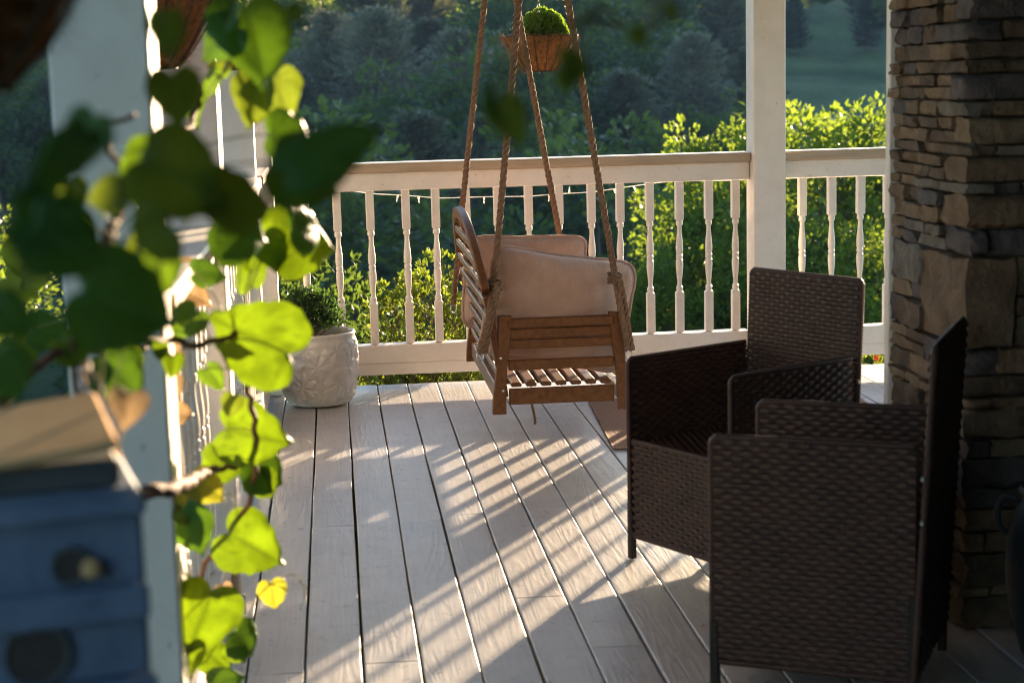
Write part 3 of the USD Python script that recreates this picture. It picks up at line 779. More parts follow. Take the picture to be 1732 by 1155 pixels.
# ------------------------------------------------------------------ rug
rug = thing("rug", "flat brown woven rug under the right side of the swing", "rug", (1.67, 6.98, 0), -3.0)
g_ = np.linspace(-0.60, 0.60, 121)
rv = np.stack([np.stack([g_, np.full_like(g_, y), 0.009 + 0.0016 * np.cos(g_ / 0.012 * PI)], 1) for y in np.linspace(-0.5, 0.5, 14)], 0)
ridx = np.arange(14 * 121).reshape(14, 121)
rq = np.stack([ridx[:-1, :-1], ridx[:-1, 1:], ridx[1:, 1:], ridx[1:, :-1]], -1).reshape(-1, 4)
obj("weave", [(rv.reshape(-1, 3), rq), box(-0.6, 0.6, -0.5, 0.5, 0.0035, 0.0072, 0.001)], "rug_weave", rug, smooth=True)
for y in (-0.5, 0.5):
    obj("hem", box(-0.605, 0.605, y - 0.012, y + 0.012, 0.004, 0.0135, 0.003), "rug_weave", rug)

# ------------------------------------------------------------------ foliage helper


def leaf_cards(P, D, S, rng, w=0.42, fold=0.25, cup=0.0):
    P, D = np.asarray(P, float), np.asarray(D, float)
    D = D / (np.linalg.norm(D, axis=1, keepdims=True) + 1e-9)
    n = len(P); S = np.broadcast_to(S, (n,))[:, None]
    r = rng.normal(size=(n, 3)); side = np.cross(D, r); side /= np.linalg.norm(side, axis=1, keepdims=True) + 1e-9
    up = np.cross(side, D)
    mid = P + D * S * 0.52
    v = np.stack([P, mid + side * S * w / 2 + up * S * w * fold / 2, P + D * S - up * S * cup, mid - side * S * w / 2 + up * S * w * fold / 2], 1).reshape(-1, 3)
    k = np.arange(n)[:, None] * 4
    return v, np.vstack([k + [0, 1, 2], k + [0, 2, 3]])


def sphere_dirs(n, rng):
    d = rng.normal(size=(n, 3)); return d / np.linalg.norm(d, axis=1, keepdims=True)


# ------------------------------------------------------------------ ceramic planter with shrub
pc = on(540, 686, z=0.0); pc = np.array([pc[0] - 0.0, 7.775, 0.0]); pc[0] = on(540, 640, y=7.775)[0]
prof = np.array([(0.0, 0.004), (0.110, 0.004), (0.135, 0.012), (0.158, 0.045), (0.171, 0.10), (0.177, 0.17), (0.178, 0.24), (0.174, 0.30), (0.169, 0.318), (0.172, 0.328), (0.170, 0.336), (0.160, 0.338), (0.156, 0.328), (0.155, 0.29), (0.0, 0.288)])
zz = np.linspace(0.012, 0.31, 90); rr_ = np.interp(zz, prof[2:9, 1], prof[2:9, 0])
th = np.linspace(0, 2 * PI, 361)[:-1]
TH, ZZ = np.meshgrid(th, zz); RR = np.broadcast_to(rr_[:, None], TH.shape).copy()
U_, V_ = TH * 0.172, ZZ
relief = np.zeros_like(RR)
prng = np.random.default_rng(21)
for row_ in range(4):
    for col_ in range(8):
        cu = (col_ + 0.5 * (row_ % 2) + prng.uniform(-0.15, 0.15)) * 2 * PI * 0.172 / 8; cv = 0.035 + row_ * 0.078 + prng.uniform(-0.012, 0.012)
        du = (U_ - cu + PI * 0.172) % (2 * PI * 0.172) - PI * 0.172; dv = V_ - cv
        rad, ang = np.hypot(du, dv), np.arctan2(dv, du) + prng.uniform(0, 1)
        pet = ((ang / (2 * PI) * 6) % 1 - 0.5)                             # six pointed petals with a raised midrib
        L = 0.068
        wid = 0.5 * np.sin(np.clip(rad / L, 0, 1) * PI) ** 0.7 * 0.9
        inside = (np.abs(pet) < wid) & (rad < L)
        hgt = np.where(inside, 0.0035 + 0.003 * (1 - np.abs(pet) / np.maximum(wid, 0.05)) + 0.0015 * (np.abs(pet) < 0.05), 0)
        relief = np.maximum(relief, hgt)
from scipy.ndimage import gaussian_filter
relief = gaussian_filter(relief, (0.8, 0.8), mode=("nearest", "wrap")) * np.clip((0.305 - ZZ) / 0.02, 0, 1)
RR += relief * 0.85
pv = np.stack([RR * np.cos(TH), RR * np.sin(TH), ZZ], -1).reshape(-1, 3)
pi_ = np.arange(90 * 360).reshape(90, 360)
pq = np.stack([pi_[:-1, :], np.roll(pi_[:-1, :], -1, 1), np.roll(pi_[1:, :], -1, 1), pi_[1:, :]], -1).reshape(-1, 4)
pot = thing("ceramic_planter", "white glazed ceramic planter with embossed leaf pattern in the deck corner", "planter", pc)
obj("pot_body", [(pv, pq), lathe([(0.0, 0.004), (0.110, 0.004), (0.1355, 0.0125)], 60)], "pot_glaze", pot, smooth=True)
obj("pot_rim", lathe([(0.1705, 0.306), (0.169, 0.318), (0.1725, 0.326), (0.171, 0.335), (0.164, 0.338), (0.157, 0.332), (0.155, 0.30), (0.152, 0.20)], 60), "pot_glaze", pot, smooth=True)
obj("soil", lathe([(0.156, 0.296), (0.09, 0.305), (0.0, 0.308)], 30), "soil", pot, smooth=True)
srng = np.random.default_rng(4)
shr = thing("potted_shrub", "small dark green leafy shrub growing in the white planter", "shrub", (pc[0] - 0.028, pc[1], 0.30))
tips = sphere_dirs(420, srng); tips[:, 2] = np.abs(tips[:, 2]) * 0.95 - 0.12
tips = tips * np.array([0.142, 0.142, 0.165]) * srng.uniform(0.55, 1.05, (420, 1)) + [0, 0, 0.085]
Pq = np.repeat(tips, 9, 0) + srng.normal(0, 0.009, (3780, 3)); Dq = np.repeat(tips - [0, 0, 0.02], 9, 0) * 4 + srng.normal(0, 0.7, (3780, 3)) + [0, 0, 0.25]
obj("foliage", leaf_cards(Pq, Dq, srng.uniform(0.014, 0.026, 3780), srng, 0.55), "box_leaf", shr, kind="stuff")
obj("stem", [tube(smooth_path([(srng.normal(0, 0.01), srng.normal(0, 0.01), -0.01), t_ * 0.5, t_ * 0.95], 6), [0.004, 0.0035, 0.003, 0.0025, 0.002, 0.0015], 5) for t_ in tips[:40]], "bark", shr)

# ------------------------------------------------------------------ hanging baskets
brng = np.random.default_rng(9)


def make_basket(loc, label):
    b = thing("hanging_basket", label, "hanging basket", loc, 0, None)
    rt, rb, h = 0.179, 0.070, 0.168
    n = 72; zs = np.linspace(0, 1, 22); g = np.linspace(0, 2 * PI, n + 1)[:-1]
    G, T = np.meshgrid(g, zs); R = rb + (rt - rb) * T ** 0.72
    P = np.stack([R * np.cos(G), R * np.sin(G), T * h], -1)
    R = R - 0.004 + 0.012 * (meshkit.fbm(P * 28, 4, 3) - 0.5) - 0.004 * np.abs(np.cos(G * 6))
    v = np.stack([R * np.cos(G), R * np.sin(G), T * h + 0.010 * (T > 0.98) * meshkit.noise(P * 60, 2)], -1).reshape(-1, 3)
    i = np.arange(22 * n).reshape(22, n)
    q = np.stack([i[:-1], np.roll(i[:-1], -1, 1), np.roll(i[1:], -1, 1), i[1:]], -1).reshape(-1, 4)
    ln = obj("coir_liner", [(v, q), lathe([(0, 0.004), (rb - 0.002, 0.001)], n), lathe([(rt - 0.012, h - 0.012), (0, h - 0.01)], n)], "coir", b, smooth=True)
    m = 900
    ga, ta = brng.uniform(0, 2 * PI, m), np.where(brng.random(m) < 0.35, brng.uniform(0.85, 1.0, m), brng.uniform(-0.02, 1.0, m)); ra = rb + (rt - rb) * np.clip(ta, 0, 1) ** 0.72
    o = np.stack([ra * np.cos(ga), ra * np.sin(ga), ta * h], 1); out = np.stack([np.cos(ga), np.sin(ga), brng.normal(-0.1, 0.6, m)], 1)
    fib = []
    for k in range(m):
        L = brng.uniform(0.012, 0.042) * (1.0 if np.cos(ga[k] - 2.6) > 0.2 else 0.6); c = brng.normal(0, 0.4, 3)
        p = np.array([o[k] + (out[k] * s + c * s * s * 0.8) * L for s in (0, 0.35, 0.7, 1)])
        fib.append(tube(p, [0.0006, 0.0005, 0.0004, 0.0002], 3, cap=False))
    obj("coir_fringe", fib, "coir_hair", ln, kind="stuff")
    wires = [xf(ring(rt + 0.003, 0.0028, 48, 6), rx(PI / 2), (0, 0, h)), xf(ring(rb + 0.003, 0.0024, 30, 6), rx(PI / 2), (0, 0, 0.001))]
    obj("rim_wire", wires, "black_iron", b, smooth=True)
    for k in range(16):
        a = k * 2 * PI / 16 + 0.1
        obj("wire", tube([((rb + (rt - rb) * s ** 0.72 + 0.003) * math.cos(a), (rb + (rt - rb) * s ** 0.72 + 0.003) * math.sin(a), s * h) for s in np.linspace(0, 1, 6)], 0.0024, 5), "black_iron", b, smooth=True)
    for k in range(3):
        a = k * 2 * PI / 3 + 0.35
        p0, p1 = np.array([(rt + 0.003) * math.cos(a), (rt + 0.003) * math.sin(a), h]), np.array([0.012 * math.cos(a), 0.012 * math.sin(a), h + 0.52])
        dv = (p1 - p0); Ln = np.linalg.norm(dv); dv /= Ln
        ax = np.cross(dv, [0, 1, 0.0]); ax /= np.linalg.norm(ax); Bm = np.stack([ax, np.cross(dv, ax), dv], 1)
        ln_ = []
        for j in range(int(Ln / 0.0175)):
            rg = ring(0.0072, 0.0014, 8, 4); rg = (rg[0] * [0.62, 1, 1.35], rg[1])
            ln_.append(xf(xf(rg, rz(PI / 2 * (j % 2))), Bm, p0 + dv * (j + 0.5) * 0.0175))
        obj("chain", ln_, "dark_metal", b, smooth=True)
    obj("hook", [tube(smooth_path([(0, 0, h + 0.515), (0.012, 0, h + 0.53), (0, 0, h + 0.55), (0, 0, h + 0.62)], 10), 0.003, 6), tube([(0, 0, h + 0.62), (0, 0, CEIL - 0.2 - loc[2] if loc[2] > 1 else 1)], 0.003, 6)], "black_iron", b, smooth=True)
    return b


rb0 = on(914, 62, y=8.32)
bk0 = make_basket((rb0[0], 8.02 + 0.30, rb0[2] - 0.168), "coir lined hanging basket behind the swing ropes, its wire frame against the dark hill")
for p, lab in (((-0.43, 4.15, 1.485), "blurred coir hanging basket behind the upper part of the nearest post"), ((-0.385, 6.25, 1.50), "coir hanging basket before the corner posts, mostly behind a dark vine leaf"), ((-0.345, 1.50, 1.435), "dark strongly blurred hanging basket in the upper left picture corner")):
    dup(bk0, p, brng.uniform(0, 360), label=lab)


def basket_plant(loc, label, seed, r=(0.118, 0.118, 0.135)):
    g = np.random.default_rng(seed)
    t = thing("basket_plant", label, "plant", loc)
    n = 900
    d = sphere_dirs(n, g); d[:, 2] = np.abs(d[:, 2]) * 1.05 - 0.06
    d /= np.linalg.norm(d, axis=1, keepdims=True)
    tip = d * np.array(r) * (0.93 + 0.1 * meshkit.noise(d * 5, 1)[:, None])
    P = np.repeat(tip, 7, 0) + g.normal(0, 0.003, (n * 7, 3)); D = np.repeat(d, 7, 0) + g.normal(0, 0.75, (n * 7, 3))
    obj("foliage", leaf_cards(P, D, g.uniform(0.010, 0.017, n * 7), g, 0.75, 0.3), "basket_leaf", t, kind="stuff")
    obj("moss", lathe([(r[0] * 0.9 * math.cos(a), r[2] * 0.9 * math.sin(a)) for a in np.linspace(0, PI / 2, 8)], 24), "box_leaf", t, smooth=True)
    return t


basket_plant((rb0[0] + 0.014, 8.32, rb0[2] - 0.012), "dense bright green ball plant in the hanging basket behind the swing", 31)
basket_plant((-0.385, 6.25, 1.655), "pale green plant in the hanging basket near the corner post", 32)

# ------------------------------------------------------------------ string lights
sl = thing("string_lights", "white mini string lights hung along the back railing behind the balusters", "string lights", (0, 0, 0))
pts = [on(a, b, y=YR + 0.072) for a, b in ((500, 322), (560, 320), (600, 324), (640, 328.5), (690, 331), (740, 335), (790, 334), (842, 333), (895, 332), (950, 328), (1000, 325), (1050, 318), (1085, 313), (1115, 309), (1200, 306), (1300, 303), (1420, 299), (1500, 297))]
wp = smooth_path(pts, 120)
obj("wire", tube(wp, 0.0024, 5), "white_wire", sl, smooth=True)
lrng = np.random.default_rng(2)
for k, s in enumerate(np.linspace(0.06, 0.64, 17)):
    c = wp[int(s * 119)]; up = -1 if lrng.random() < 0.75 else 1; a = lrng.normal(0, 0.28)
    m = join([xf(lathe([(0.0, 0.0), (0.0042, 0.0), (0.0046, 0.013), (0.0033, 0.0135)], 8), rx(PI if up < 0 else 0)), ])
    bl = xf(lathe([(0.0032, 0.0132), (0.0034, 0.018), (0.0026, 0.028), (0.0, 0.034)], 8), rx(PI if up < 0 else 0))
    hd = obj("socket", xf(m, ry(a), c), "white_wire", sl, smooth=True)
    obj("bulb", xf(bl, ry(a), c), "bulb_clear", hd, smooth=True)

# ------------------------------------------------------------------ shrubs outside the railing


def azalea(name, label, blobs, n, seed, leaf=(0.026, 0.042), flowers=0, kinds=("azalea_leaf", "azalea_inner")):
    g = np.random.default_rng(seed)
    t = thing(name, label, "shrub", (0, 0, 0))
    vol = np.array([b[3] for b in blobs]) ** 2; pick = g.choice(len(blobs), n, p=vol / vol.sum())
    B = np.array([b[:3] for b in blobs])[pick]; R = np.array([b[3] for b in blobs])[pick][:, None]
    d = sphere_dirs(n, g); d[:, 2] = d[:, 2] * 0.9 + 0.12
    rad = g.beta(4.2, 1.1, (n, 1)) * (0.82 + 0.36 * meshkit.noise(d * 2.6 + B * 2, seed)[:, None])
    tip = B + d * R * rad * np.array([1, 1, 1.0])
    k = 8
    stemdir = d * 0.65 + [0, 0, 0.75] + g.normal(0, 0.25, (n, 3))
    P = np.repeat(tip, k, 0) + g.normal(0, 0.004, (n * k, 3))
    D = np.repeat(stemdir, k, 0) + g.normal(0, 0.75, (n * k, 3))
    S = g.uniform(*leaf, n * k)
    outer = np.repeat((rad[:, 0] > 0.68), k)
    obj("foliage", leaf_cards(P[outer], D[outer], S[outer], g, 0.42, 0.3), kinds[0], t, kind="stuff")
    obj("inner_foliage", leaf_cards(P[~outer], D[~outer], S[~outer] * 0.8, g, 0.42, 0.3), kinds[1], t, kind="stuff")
    tw = []
    for j in g.choice(n, min(420, n), replace=False):
        b0 = B[j] * [1, 1, 0] + [g.normal(0, 0.06), g.normal(0, 0.06), max(-1.2, B[j][2] - R[j, 0] * 0.9)]
        tw.append(tube(smooth_path([b0, b0 * 0.45 + tip[j] * 0.55 + g.normal(0, 0.03, 3), tip[j]], 6), [0.006, 0.005, 0.004, 0.003, 0.002, 0.0014], 4, cap=False))
    obj("twig", tw, "bark", t, kind="stuff")
    if flowers:
        f = tip[g.choice(np.nonzero(rad[:, 0] > 0.6)[0], flowers)]
        obj("blossom", leaf_cards(np.repeat(f, 9, 0), g.normal(0, 1, (flowers * 9, 3)) + [0, -0.3, 0.6], g.uniform(0.02, 0.034, flowers * 9), g, 0.6, 0.3), "flower_red", t, kind="stuff")
    return t


azalea("azalea_shrub", "sunlit yellow green azalea shrub behind the back railing left of the swing",
       [(0.42, 9.0, 0.14, 0.30), (0.32, 8.95, -0.20, 0.30), (0.62, 9.05, -0.02, 0.34), (0.46, 8.95, -0.45, 0.42), (0.76, 9.0, -0.28, 0.34), (0.33, 9.0, 0.30, 0.16), (0.53, 9.0, 0.36, 0.20), (0.70, 9.0, 0.24, 0.18)], 1500, 41, leaf=(0.030, 0.050))
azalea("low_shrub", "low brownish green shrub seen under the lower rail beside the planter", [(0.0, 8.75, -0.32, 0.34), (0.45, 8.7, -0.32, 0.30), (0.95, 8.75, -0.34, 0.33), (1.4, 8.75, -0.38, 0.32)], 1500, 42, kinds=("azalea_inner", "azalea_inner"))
azalea("flowering_shrub", "shrub with red flowers at deck height beside the stone column", [(2.84, 8.72, -0.28, 0.30), (3.2, 8.75, -0.34, 0.32)], 600, 43, flowers=46)
azalea("green_shrub", "darker green rounded shrub farther behind the ceramic planter", [(-0.38, 11.2, -0.35, 0.75), (-0.05, 11.4, -0.6, 0.75), (-0.9, 11.2, -0.5, 0.8)], 1500, 44, leaf=(0.05, 0.08), kinds=("wood_leaf", "wood_leaf"))

# ------------------------------------------------------------------ trees
trng = np.random.default_rng(17)


def broad_tree(name, label, seed, H, rad, zc, blobs, per, leaf, mt, squash=1.1, trunk=0.16, group=None, low=-0.55, blob_r=0.3):
    g = np.random.default_rng(seed)
    t = thing(name, label, "tree", (0, 0, 0), 0, group)
    d = sphere_dirs(blobs, g); d[:, 2] = np.clip(d[:, 2], low, 1)
    c = d * rad * g.uniform(0.45, 1.0, (blobs, 1)) * np.array([1, 1, squash]) * (0.75 + 0.5 * meshkit.noise(d * 2 + seed, seed)[:, None]) + [0, 0, zc]
    br = rad * blob_r * g.uniform(0.6, 1.25, blobs)
    P = np.repeat(c, per, 0); o = sphere_dirs(blobs * per, g); o[:, 2] = o[:, 2] * 0.75
    P = P + o * np.repeat(br, per)[:, None] * g.beta(3.5, 1.2, (blobs * per, 1))
    D = o + np.repeat(d, per, 0) * 0.5 + g.normal(0, 0.55, o.shape)
    obj("crown", leaf_cards(P, D, g.uniform(*leaf, len(P)), g, 0.68, 0.3), mt, t, kind="stuff")
    tr = [tube(smooth_path([(0, 0, -0.6), (g.normal(0, 0.05) * H * 0.1, 0, zc * 0.5), (0, g.normal(0, 0.1), zc), (0, 0, zc + rad * 0.5)], 10), np.linspace(trunk, trunk * 0.25, 10), 7)]
    for k in g.choice(blobs, min(24, blobs), replace=False):
        s = g.uniform(0.35, 0.9) * zc
        tr.append(tube(smooth_path([(0, 0, s), c[k] * [0.5, 0.5, 0] + [0, 0, 0.45 * s + 0.55 * c[k][2]], c[k]], 6), np.linspace(trunk * 0.4, trunk * 0.08, 6), 5))
    obj("trunk", tr, "bark", t, smooth=True)
    return t


def pine(name, label, seed, H, R, group=None, mt="pine_needle"):
    g = np.random.default_rng(seed)
    t = thing(name, label, "tree", (0, 0, 0), 0, group)
    P, D, S, br = [], [], [], []
    z = 0.10 * H
    while z < H * 0.985:
        f = (z - 0.10 * H) / (0.9 * H)
        L = R * (1 - f) ** 0.62 * (0.6 + 0.4 * min(1, f * 5))
        nb = int(7 + 3 * (1 - f)); a0 = g.uniform(0, 6.3)
        for k in range(nb):
            a = a0 + k * 2 * PI / nb + g.normal(0, 0.2); l = L * g.uniform(0.6, 1.12); rise = 0.05 + 0.5 * f + g.normal(0, 0.08)
            u = np.array([math.cos(a), math.sin(a), 0])
            line = lambda s: np.array([0, 0, z]) + u * l * s + np.array([0, 0, l * (rise * s + 0.32 * s * s - 0.18 * s)])
            br.append(tube([line(s) for s in (0, 0.5, 1.0)], [0.035, 0.022, 0.01], 4, cap=False))
            m = int(4 + l / R * 13)
            for s in np.linspace(0.25, 1.0, m):
                p = line(s); w = 0.30 * l * (1.1 - s) + 0.12
                for q in range(6):
                    off = np.cross(u, [0, 0, 1]) * g.normal(0, w * 0.55)
                    P.append(p + off + g.normal(0, 0.07, 3)); D.append(u * 0.8 + off / (w + 1e-6) * 0.7 + np.array([0, 0, 0.55]) + g.normal(0, 0.35, 3)); S.append(g.uniform(0.22, 0.42))
        z += (0.042 + 0.012 * g.random()) * H * (1 - 0.35 * f)
    P.append([0, 0, H * 0.97]); D.append([0, 0, 1]); S.append(0.5)
    obj("crown", leaf_cards(P, D, np.array(S), g, 0.36, 0.3), mt, t, kind="stuff")
    obj("trunk", [tube([(0, 0, -0.6), (0, 0, H * 0.5), (0, 0, H)], [0.2, 0.12, 0.02], 7)], "bark", t, smooth=True)
    obj("branch", br, "bark", t, kind="stuff")
    return t


G_FAR = "trees on the hillside across the valley"
L_BROAD = "blurred leafy tree on the shaded hillside beyond the railing"
L_PINE = "blurred dark bluish conifer on the hillside beyond the railing"
protos = {
    "broad": [broad_tree("leafy_tree", L_BROAD, 50 + k, 9.0, 3.3, 5.2, 64, 84, (0.22, 0.38), "wood_leaf", 1.15, group=G_FAR) for k in range(3)],
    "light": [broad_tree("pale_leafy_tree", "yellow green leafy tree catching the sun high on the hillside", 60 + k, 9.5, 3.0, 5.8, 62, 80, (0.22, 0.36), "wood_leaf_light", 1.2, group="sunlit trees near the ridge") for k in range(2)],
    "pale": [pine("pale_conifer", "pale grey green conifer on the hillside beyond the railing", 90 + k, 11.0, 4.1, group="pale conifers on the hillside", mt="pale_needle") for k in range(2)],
    "pine": [pine("conifer", L_PINE, 70 + k, 11.0, 3.6, group=G_FAR) for k in range(3)]}
HREF = {"broad": 9.0, "light": 9.6, "pine": 11.0, "pale": 11.0}
first_use = {k: [True] * len(v) for k, v in protos.items()}


def put_tree(kind, px, d, top=None, height=None, label=None, wide=1.0, group=None):
    x = (px - 559) / FPX * d * 0.99; y = d
    z = float(terrain(x, y))
    if top is not None:
        zt = EYE[2] - (top - (147 - 0.025 * (px - 559))) / FPX * d
        height = zt - z
    if label is None:
        where = "behind the left foreground vine" if px < 440 else "between corner post and left swing rope" if px < 800 else "behind the swing ropes and hanging basket" if px < 1000 else "between swing ropes and white back post" if px < 1270 else "right of the white back post" if px < 1520 else "hidden behind the stone column"
        slope = "low in the valley" if d < 75 else "halfway up the hillside" if d < 125 else "near the ridge"
        label = {"broad": "dark leafy tree", "light": "yellow green tree", "pine": "dark bluish conifer", "pale": "pale conifer"}[kind] + f" {slope} {where}"
    group = G_FAR
    s = height / HREF[kind]
    k = int(trng.integers(len(protos[kind])))
    rot = float(trng.uniform(0, 360))
    src = protos[kind][k]
    if first_use[kind][k]:
        first_use[kind][k] = False
        place(src, (x, y, z), rot, (s * wide, s * wide, s))
        tag(src, label, None, group)
        return src
    return dup(src, (x, y, z), rot, (s * wide, s * wide, s), label=label, group=group)


# the trees one can pick out
put_tree("pale", 640, 96, 22, wide=1.25, label="large pale topped conifer left of the swing ropes on the hillside")
put_tree("pale", 775, 90, 58, wide=1.15, label="conifer with a light tip between the large pale conifer and the left swing rope")
put_tree("pale", 1180, 98, 62, wide=1.2, label="grey green conifer on the hillside left of the white back post")
put_tree("pine", 1060, 88, 120, wide=1.2, label="dark conifer on the hillside between the hanging basket and the white back post")
put_tree("broad", 980, 62, 200, wide=1.2, label="dark green leafy tree low in the valley behind the front swing ropes")
put_tree("pale", 560, 100, 25, wide=1.2)
put_tree("light", 508, 118, -40, label="yellow green sunlit tree at the top edge near the corner post")
put_tree("light", 900, 122, -60, wide=1.3, label="rounded yellow green tree at the top edge above the hanging basket")
put_tree("broad", 1010, 56, 255, wide=1.2)
put_tree("light", 1130, 150, -30)
put_tree("light", 1240, 152, -20)
put_tree("light", 690, 150, -60)
put_tree("broad", 850, 84, 60, wide=1.2)
put_tree("pine", 920, 95, 110, wide=1.2)
put_tree("broad", 470, 60, 140, wide=1.2)
put_tree("pine", 700, 70, 190, wide=1.2)
put_tree("broad", 555, 52, 250, wide=1.2)
for band, (d, step, h0, h1) in enumerate(((46, 6.0, 4.5, 6.0), (56, 6.2, 5.5, 7.2), (66, 6.2, 6.5, 8.0), (78, 6, 7, 9), (90, 6, 7.5, 10), (104, 6.5, 8, 10.5), (120, 7, 8, 11), (138, 7.5, 8, 11), (152, 5.5, 5, 7.5), (164, 6, 5, 7.5), (180, 6.5, 5, 7), (200, 7, 5.5, 7.5))):
    x = -0.34 * d
    while x < (0.50 if d < 130 else 0.64) * d:
        xx, dd = x + trng.uniform(-2, 2), d + trng.uniform(-4, 4)
        px = 559 + FPX * xx / dd
        x += step * trng.uniform(0.75, 1.2)
        if 1290 < px < 1800 and 96 < dd < 148:
            continue                                                       # the meadow
        if 940 < px < 1300 and 124 < dd < 147:
            continue
        if px > 1290 and 70 < dd <= 96:
            h0_, h1_ = 4.5, 6.5
        else:
            h0_, h1_ = h0, h1
        r = trng.random()
        kind = "pine" if r < (0.2 if dd < 70 else 0.42) else "broad" if (r < 0.88 or dd < 100) else "light"
        put_tree(kind, px, dd, height=float(trng.uniform(h0_, h1_)), wide=float(trng.uniform(1.0, 1.3)))
for y_, h_ in ((188, 12.5), (195, 13.5)):
    for x_ in np.arange(66, 136, 3.2):
        put_tree("broad", 559 + FPX * (x_ + trng.uniform(-1, 1)) / y_, y_, height=float(h_ + trng.uniform(-1, 1.5)), wide=1.4)
for k, v in protos.items():
    for i, s in enumerate(v):
        if first_use[k][i]:
            put_tree(k, 300 + 90 * i, 110 + 9 * i, height=9)

maple = broad_tree("young_maple", "tall sunlit yellow green maple right of the white post behind the railing", 81, 4.7, 1.62, 2.75, 175, 90, (0.06, 0.115), "maple_leaf", 1.18, 0.07, group=None, low=-0.95, blob_r=0.20)
for k, (px, d, top, w, lab) in enumerate(((1412, 22.0, 128, 1.12, None), (1236, 21.0, 172, 0.68, "sunlit maple whose top shows just left of the white post above the handrail"), (1130, 20.0, 415, 0.85, "lower sunlit maple behind the balusters right of the swing"), (1318, 19.5, 330, 0.95, "sunlit maple behind the white post, below the handrail"), (1520, 23.5, 225, 1.2, "sunlit maple behind the right end of the railing at the stone column"), (1440, 18.5, 360, 0.95, "lower sunlit maple behind the right railing section"))):
    x = (px - 559) / FPX * d * 0.99; z = float(terrain(x, d))
    zt = EYE[2] - (top - 52 - (147 - 0.025 * (px - 559))) / FPX * d
    s = (zt - z) / 5.0
    if lab is None:
        place(maple, (x, d, z), 20, (s * w, s * w, s))
    else:
        dup(maple, (x, d, z), 75 * k, (s * w, s * w, s), label=lab)
for px, d, top in ((-160, 24, 200),):
    x = (px - 559) / FPX * d; z = float(terrain(x, d)); s = (EYE[2] - (top - 160) / FPX * d - z) / 5.0
    dup(maple, (x, d, z), px * 3, s, label={-160: "leafy tree beyond the left picture edge", 140: "leafy tree behind the nearest post"}[px])

big = broad_tree("garden_tree", "large dark green tree beyond the left side of the porch", 95, 8.5, 3.0, 4.6, 90, 110, (0.10, 0.18), "wood_leaf", 1.3, 0.18, low=-0.95)
place(big, (-5.2, 4.6, -1.2), 0)
for x, y, a, lab in ((-6.5, 9.5, 200, "dark green tree past the left corner of the porch"), (-3.9, 0.1, 140, "leafy tree close to the left side of the porch")):
    dup(big, (x, y, -1.2), a, 0.9 if y > 3 else 0.72, label=lab)

# ------------------------------------------------------------------ climbing vine in front
vine = thing("grape_vine", "blurred climbing vine with heart shaped green leaves in the left foreground", "vine", (0, 0, 0))
HALF = np.array([(0.0, 0.0), (0.09, 0.10), (0.22, 0.15), (0.36, 0.11), (0.47, -0.02), (0.52, -0.17), (0.51, -0.32), (0.44, -0.45), (0.37, -0.58), (0.26, -0.72), (0.13, -0.84), (0.05, -0.92), (0.0, -0.98)])
vrng = np.random.default_rng(77)


def vine_leaf(seed, fold=0.25, droop=0.25, slim=1.0):
    g = np.random.default_rng(seed)
    from scipy.interpolate import CubicSpline
    s = np.linspace(0, 1, len(HALF)); o = CubicSpline(s, HALF)(np.linspace(0, 1, 25))
    V, F, n = [], [], 0
    for sg in (1, -1):
        rough = 1 + 0.022 * np.sin(np.arange(25) * 1.9 + g.uniform(0, 6)) + g.normal(0, 0.012, 25)
        oo = o * rough[:, None] * [sg * slim, 1]
        mid = np.stack([0 * oo[:, 0], np.clip(np.linspace(0, -0.98, 25), None, 0)], 1)
        for t in np.linspace(0, 1, 7):
            p = mid * (1 - t) + oo * t
            z = fold * np.abs(p[:, 0]) ** 1.2 - droop * (p[:, 1] + 0.4) ** 2 * 0.7 + 0.06 * np.sin(p[:, 1] * 7 + g.uniform(0, 0.4)) * t * t - 0.10 * t ** 4
            V.append(np.column_stack([p, z]))
        for a in range(6):
            i = np.arange(24) + n + a * 25
            q = np.stack([i, i + 1, i + 26, i + 25], 1)
            F.append(q if sg == 1 else q[:, ::-1])
        n += 7 * 25
    v = np.vstack(V); v -= [0, -0.42, 0]
    return v, np.vstack(F)


BASE = RC   # leaves are turned from the plane facing the viewer


